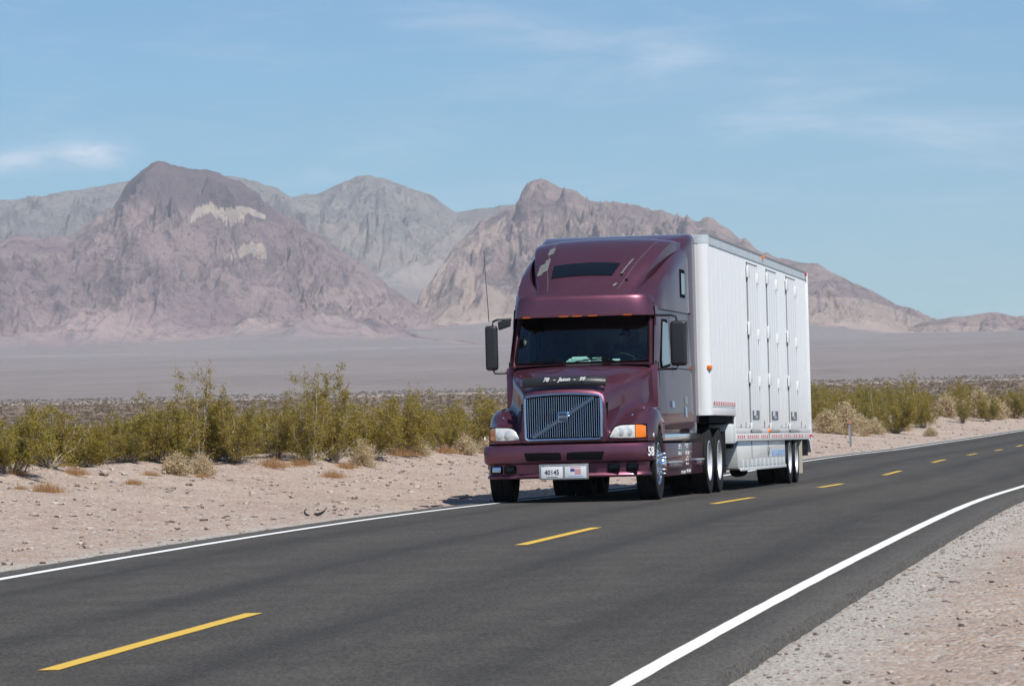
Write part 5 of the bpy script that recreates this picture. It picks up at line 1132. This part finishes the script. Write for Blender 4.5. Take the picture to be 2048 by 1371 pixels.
# dry shrubs: balls of fine pale stems
def dry_shrub(seed, w, h, n=1500):
    r = np.random.RandomState(seed); segs = []; pts = []
    for i in range(n // 5):
        az = r.uniform(0, 2 * PI); el_ = r.uniform(.02, 1) * PI / 2; d = np.array([math.cos(az) * math.cos(el_) * w / 2, math.sin(az) * math.cos(el_) * w / 2, math.sin(el_) * h]) * r.uniform(.75, 1.08)
        p = d * .25 * r.rand() + r.normal(size=3) * .02; segs.append((p, d * .7 + r.normal(size=3) * .03, .003, .0025)); pts.append(d * r.uniform(.55, 1.03, (10, 1)) + r.normal(size=(10, 3)) * .045)
    P = np.concatenate(pts); P[:, 2] = np.abs(P[:, 2]); V, F = tri_cloud(P, .026, r); TV, TF = twigs(segs); n0 = len(V)
    m = mesh_from('stems', list(map(tuple, V)) + [tuple(q) for q in TV], [tuple(f) for f in F] + [tuple(i + n0 for i in f) for f in TF]); m.materials.append(M['dry']); return m
DRY = [dry_shrub(5, 1.0, .62), dry_shrub(6, 1.0, .5), dry_shrub(7, 1.0, .72)]
for u, vb, wpx, k, lab in [
 (352, 948, 72, 1, 'pale grey dry shrub at the foot of the bushes, left one of two'), (402, 952, 66, 0, 'pale dry shrub touching the grey one at its right'),
 (724, 933, 66, 2, 'round straw coloured shrub alone on the bank left of the truck'), (838, 912, 52, 1, 'small grey dry shrub between the straw ball and the truck'),
 (928, 906, 58, 1, 'low grey dry shrub on the bank nearest the left mirror'), (972, 908, 40, 0, 'small dry shrub just left of the truck front fender'),
 (1655, 866, 54, 0, 'tan shrub right behind the trailer end'), (1690, 868, 62, 2, 'large tan shrub directly left of the marker post'), (1722, 866, 44, 0, 'tan shrub directly right of the marker post'),
 (1748, 868, 40, 1, 'grey brown dry shrub low on the bank right of the marker post'), (1775, 862, 34, 1, 'smallest tan shrub in the row right of the marker post'), (1806, 862, 36, 0, 'dry shrub near the middle of the right bank'),
 (1862, 872, 26, 1, 'lone small straw tuft shrub on the bare right bank'), (1893, 834, 50, 2, 'tan shrub under the high thin bush on the right bank'), (1920, 832, 40, 0, 'tan shrub wedged between two larger ones on the right bank'),
 (1958, 836, 56, 2, 'largest rounded tan shrub near the right edge'), (1992, 838, 50, 0, 'tan shrub third from the right edge'), (2022, 836, 46, 1, 'tan shrub second from the right edge'), (2046, 834, 40, 2, 'tan shrub cut by the right edge of the photo')]:
    x, y, D = locate(u, vb); sc = wpx / 8187.0 * D * (1.35 if u > 1600 else 1.1); e = obj('dry_shrub', DRY[k]); e.location = (x, y, float(ground_z(x, y)) - .02); e.scale = (sc, sc, sc * rng.uniform(.9, 1.15)); e.rotation_euler[2] = rng.uniform(0, 6); tag(e, lab, 'shrub')
for i in range(26):
    u = rng.uniform(-100, 990) if i < 14 else rng.uniform(1620, 2200); D = rng.uniform(78, 130) if i < 14 else rng.uniform(165, 230); a = math.radians(-9.586) + math.atan((u - 1024) / 8187.0); x = CAMP[0] + D * math.sin(a); y = CAMP[1] + D * math.cos(a)
    if lat(x, y) > -14: continue
    e = obj('dry_shrub', DRY[i % 3]); sc = rng.uniform(.5, .9); e.location = (x, y, float(ground_z(x, y)) - .02); e.scale = (sc, sc, sc); tag(e, 'small bleached shrub showing between the green bushes', 'shrub', 'bleached shrubs among the green bushes')
def grass(seed, w, d, h, n=420):
    r = np.random.RandomState(seed); B = np.stack([r.normal(size=n) * w * .25, r.normal(size=n) * d * .25, np.zeros(n)], 1); hh = h * r.uniform(.4, 1.1, n) * np.exp(-(B[:, 0] / (w * .5)) ** 2)
    tip = B + np.stack([r.normal(size=n) * .05, r.normal(size=n) * .05, hh], 1); s = r.uniform(.003, .006, n); a = r.uniform(0, PI, n); off = np.stack([np.cos(a) * s, np.sin(a) * s, 0 * s], 1)
    V = np.stack([B - off, B + off, tip], 1).reshape(-1, 3); m = mesh_from('grass_tuft', V, np.arange(3 * n).reshape(-1, 3)); m.materials.append(M['orange']); return m
GR = [grass(i, 1.0, .7, .30, 700) for i in range(3)]
for i, (u, vb, wpx, k, lab) in enumerate([(92, 984, 92, 0, 'flat orange dry grass patch on the gravel at the far left'), (40, 980, 40, 1, 'thin orange grass wisp left of the flat orange patch'), (265, 968, 52, 1, 'rust orange grass clump below the bushes, left of the grey shrubs'), (300, 952, 50, 2, 'orange grass tuft touching the pale grey shrub from the left'),
    (150, 952, 70, 2, 'orange grass at the foot of the low olive bush'), (545, 938, 90, 0, 'long orange grass tuft at the bush line, left of the tallest bush'), (600, 934, 60, 1, 'orange grass around the stems of the tallest bush'), (690, 936, 60, 2, 'straw grass touching the round straw shrub from the left'), (665, 955, 70, 0, 'sparse straw grass on the gravel below the tallest bush'),
    (800, 912, 80, 1, 'orange grass strip behind the rocks midway to the truck'), (890, 908, 60, 0, 'orange grass strip nearest the truck'), (402, 956, 46, 2, 'orange grass in front of the pair of pale shrubs'), (30, 950, 60, 0, 'orange grass under the bush at the left edge'), (1730, 872, 30, 1, 'orange grass tuft at the foot of the bank right of the marker post')]):
    x, y, D = locate(u, vb); sc = wpx / 8187.0 * D; e = obj('grass_tuft', GR[k]); e.location = (x, y, float(ground_z(x, y)) - .01); e.scale = (sc, sc, min(1.3, sc)); e.rotation_euler[2] = 0; tag(e, lab, 'grass', None, 'stuff')
for i in range(46):
    Yq = rng.uniform(0, 70) if i < 34 else rng.uniform(95, 170); l = -12.9 - rng.random() * 1.6; x = float(np.interp(Yq, RY, RX)) + l
    if not inframe(x, Yq, -60, 2200): continue
    e = obj('grass_tuft', GR[i % 3]); sc = rng.uniform(.5, 1.3); e.location = (x, Yq, float(ground_z(x, Yq)) - .01); e.scale = (sc, sc, rng.uniform(.5, 1.1)); tag(e, kind='stuff')
# distant brush: nobody could count it
r = np.random.RandomState(3); Vs = []; n = 15000
Dd = 230 + 900 * r.rand(n) ** 1.0; A = np.radians(-9.586 + r.uniform(-11, 12, n)); X = CAMP[0] + Dd * np.sin(A); Y = CAMP[1] + Dd * np.cos(A)
X = np.concatenate([X, r.uniform(16, 160, 1500)]); Y = np.concatenate([Y, r.uniform(-60, 320, 1500)]); keep = np.abs(lat(X, Y)) > 14; X = X[keep]; Y = Y[keep]; Z = ground_z(X, Y); n = len(X)
big = np.hypot(X - 9, Y + 57); s = r.uniform(.25, .6, n)
k = 14; off = r.normal(size=(n, k, 3)) * np.array([.5, .5, .30]); off[:, :, 2] = np.abs(off[:, :, 2]) + .05; P = np.stack([X, Y, Z], 1)[:, None, :] + off * s[:, None, None]
V, F = tri_cloud(P.reshape(-1, 3), .15, r); me = mesh_from('distant_brush', V, F); M['farleaf'] = leaf_mat('distant_brush_leaves', (0.135, 0.105, 0.062), (0.135, 0.105, 0.062), (0.22, 0.165, 0.12)); tag(obj('distant_brush', me, M['farleaf']), kind='stuff')
# ------------------------------------------------------------------ stones
def stone_mesh(seed, sub=1):
    bm = bmesh.new(); bmesh.ops.create_icosphere(bm, subdivisions=sub, radius=1.0); rr = random.Random(seed)
    for v in bm.verts: v.co *= rr.uniform(.7, 1.15); v.co.z *= .62
    me = bpy.data.meshes.new('rock'); bm.to_mesh(me); bm.free(); return me
def stone_mat():
    m, t, b = mat_new('desert_stone'); g = N(t, 'ShaderNodeTexCoord'); oi = N(t, 'ShaderNodeObjectInfo'); w = N(t, 'ShaderNodeTexWhiteNoise', noise_dimensions='3D')
    sn = N(t, 'ShaderNodeVectorMath', operation='SNAP'); t.links.new(g.outputs['Object'], sn.inputs[0]); sn.inputs[1].default_value = (.09, .09, 50); t.links.new(sn.outputs[0], w.inputs[0])
    n = noise(t, g.outputs['Object'], 22, 5, .7); c = mix_col(t, w.outputs['Value'], (0.13, 0.095, 0.08), (0.50, 0.43, 0.37)); c = mix_col(t, math_node(t, 'MULTIPLY', n, .4), c, (0.30, 0.25, 0.22))
    t.links.new(c, b.inputs['Base Color']); b.inputs['Roughness'].default_value = .9; return m
M['stone'] = stone_mat()
def gravel(name, X, Y, s, seed):
    r = np.random.RandomState(seed); base = [np.array([v.co[:] for v in stone_mesh(i, 1).vertices]) for i in range(5)]; f0 = np.array([p.vertices[:] for p in stone_mesh(0, 1).polygons]); Z = ground_z(X, Y); V = []; F = []; n0 = 0
    for i in range(len(X)):
        a = r.uniform(0, 6.28); c, s_ = math.cos(a), math.sin(a); b_ = base[i % 5] * s[i] * np.array([r.uniform(.8, 1.5), 1, r.uniform(.6, 1)]); V.append(np.stack([b_[:, 0] * c - b_[:, 1] * s_ + X[i], b_[:, 0] * s_ + b_[:, 1] * c + Y[i], b_[:, 2] + Z[i] + .15 * s[i]], 1)); F.append(f0 + n0); n0 += len(b_)
    tag(obj(name, mesh_from(name, np.concatenate(V), np.concatenate(F), True, 40), M['stone']), kind='stuff')
r = np.random.RandomState(9)
def rnd_lat(n, y0, y1, l0, l1, p=1.0):
    Y = y0 + (y1 - y0) * r.rand(n); L = l0 + (l1 - l0) * r.rand(n) ** p; return np.interp(Y, RY, RX) + L, Y
Xa, Ya = rnd_lat(9500, -48, 45, -4.3, -15, .8); Xb, Yb = rnd_lat(3000, 40, 190, -4.6, -15); Xc, Yc = rnd_lat(7500, -46, -2, 4.25, 10.5, .9); Xd, Yd = rnd_lat(1300, -44, 10, 4.02, 4.5); Xe, Ye = rnd_lat(1300, -44, 60, -4.5, -4.0)
sa = .013 + .050 * r.rand(9500) ** 5; sb = .02 + .07 * r.rand(3000) ** 4; sc_ = .008 + .024 * r.rand(7500) ** 4; sd_ = .008 + .012 * r.rand(1300) ** 2; se_ = .008 + .014 * r.rand(1300) ** 2
gravel('gravel', np.concatenate([Xa, Xb, Xc, Xd, Xe]), np.concatenate([Ya, Yb, Yc, Yd, Ye]), np.concatenate([sa, sb, sc_, sd_, se_]), 1)
RK = [stone_mesh(50 + i, 2) for i in range(4)]
for m_ in RK: m_.materials.append(M['stone']); m_.polygons.foreach_set('use_smooth', [True] * len(m_.polygons)); m_.set_sharp_from_angle(angle=.5)
for i, (u, v, wpx, lab) in enumerate([
 (68, 1033, 22, 'reddish brown rock lying in the pale gravel at the far left'), (30, 1002, 12, 'small brown stone above the reddish rock at the far left'), (262, 1030, 14, 'rounded pinkish stone alone in the gravel below the grey shrubs'), (214, 1013, 8, 'small dark stone left of the rounded pinkish one'),
 (208, 948, 26, 'dark rubble rock at the foot of the low olive bush'), (335, 978, 10, 'dark stone on the gravel below the orange grass clump'), (384, 962, 10, 'grey stone just below the pair of pale shrubs'), (622, 928, 12, 'pale stone at the foot of the tallest bush'), (665, 926, 8, 'white stone just right of the tallest bush foot'),
 (777, 925, 14, 'reddish brown rock right of the round straw shrub'), (796, 928, 12, 'white stone touching the reddish rock'), (829, 912, 16, 'big pale stone under the small grey dry shrub'), (853, 920, 12, 'tan stone right of the big pale stone'), (903, 924, 16, 'flat brown stone between the straw shrub and the truck'),
 (952, 924, 10, 'dark stone nearest the truck on the bank'), (968, 976, 12, 'brown stone in the gravel just left of the front tyre'), (507, 958, 10, 'grey stone below the orange grass strip'), (568, 985, 10, 'tan stone in the open gravel below the tallest bush'), (1637, 905, 14, 'dark stone beside the road just right of the trailer end'),
 (1765, 874, 8, 'small dark stone on the right bank under the grey brown shrub'), (1924, 868, 9, 'small dark stone on the right bank near the road'), (1926, 1255, 26, 'angular brown stone in the gravel at the lower right'), (1990, 1348, 20, 'blue grey stone in the bottom right corner'), (1938, 1236, 14, 'brown chip above the angular stone at the lower right'), (2000, 1252, 14, 'tan stone right of the angular brown one')]):
    x, y, D = locate(u, v); s = wpx / 8187.0 * D * .42; o = obj('rock', RK[i % 4]); o.location = (x, y, float(ground_z(x, y)) + s * .18); o.scale = (s * 1.2, s, s); o.rotation_euler = (0, 0, i * 1.3); tag(o, lab, 'rock')
# tyre scraps, stick, marker post
x, y, D = locate(616, 1031); mb = MB(); z = float(ground_z(x, y)); k = D / 8187.0
def scrap(name, pts, w, label, cat='tyre scrap'):
    V = []; 
    for (u, v) in pts: V.append((x + (u - 616) * k * .985, y + (u - 616) * k * .167, z + (1031 - v) * k + .012))
    mb = MB(); n = len(V); q = [Vector(p) for p in V]; W_ = [w * math.sin(PI * (i + .6) / (n + .2)) for i in range(n)]
    VV = []
    for p, ww in zip(q, W_): VV += [p + Vector((0, -ww, -ww * .4)), p + Vector((0, ww, ww * .5)), p + Vector((0, ww * .9, ww * .5 + .012)), p + Vector((0, -ww, -ww * .4 + .014))]
    F = [];
    for i in range(n - 1):
        for j in range(4): j2 = (j + 1) % 4; F.append((i * 4 + j, i * 4 + j2, i * 4 + 4 + j2, i * 4 + 4 + j))
    F += [(0, 1, 2, 3), tuple((n - 1) * 4 + j for j in (3, 2, 1, 0))]
    mb.add(VV, F); tag(mb.build(name, M['rubber'], None, smooth=True, angle=50), label, cat)
scrap('tyre_scrap', [(613, 1021), (609, 1024), (609, 1028), (613, 1032), (619, 1033)], .025, 'small hooked scrap of black tyre on the gravel by the white line')
scrap('tyre_scrap', [(628, 1031), (636, 1032), (643, 1030), (649, 1026), (654, 1019)], .04, 'longer curved scrap of black tyre tread pointing up at its right end')
def stick(pts, rr, label):
    P_ = []
    for (u, v) in pts: X_, Y_, D_ = locate(u, v + 3); P_.append((X_, Y_, float(ground_z(X_, Y_)) + .015 + (3 * D_ / 8187.0)))
    mb = MB(); mb.tube(P_, rr, 5); tag(mb.build('stick', simple('dark_stick', (.05, .04, .035), .9), None, smooth=True), label, 'stick')
stick([(921, 1000), (932, 996), (938, 995.5), (944, 997)], .012, 'thin bent dark stick on the gravel at the edge of the truck shadow')
x, y, D = locate(1701, 893); h = 55 / 8187.0 * D; e = empty('marker_post', (x, y, float(ground_z(x, y)) - .02)); tag(e, 'thin grey steel marker post on the gravel right of the trailer', 'post')
mb = MB(); mb.prism([(-.045, -.012), (-.02, .0), (.02, .0), (.045, -.012), (.045, -.004), (.02, .008), (-.02, .008), (-.045, -.004)], 'Z', 0, h); mb.build('post_blade', M['steel'], e)
mb = MB(); mb.mm((-.04, -.022, h - .13), (.04, -.012, h - .03)); mb.build('reflector', simple('orange_reflector', (.55, .22, .12), .4), e)
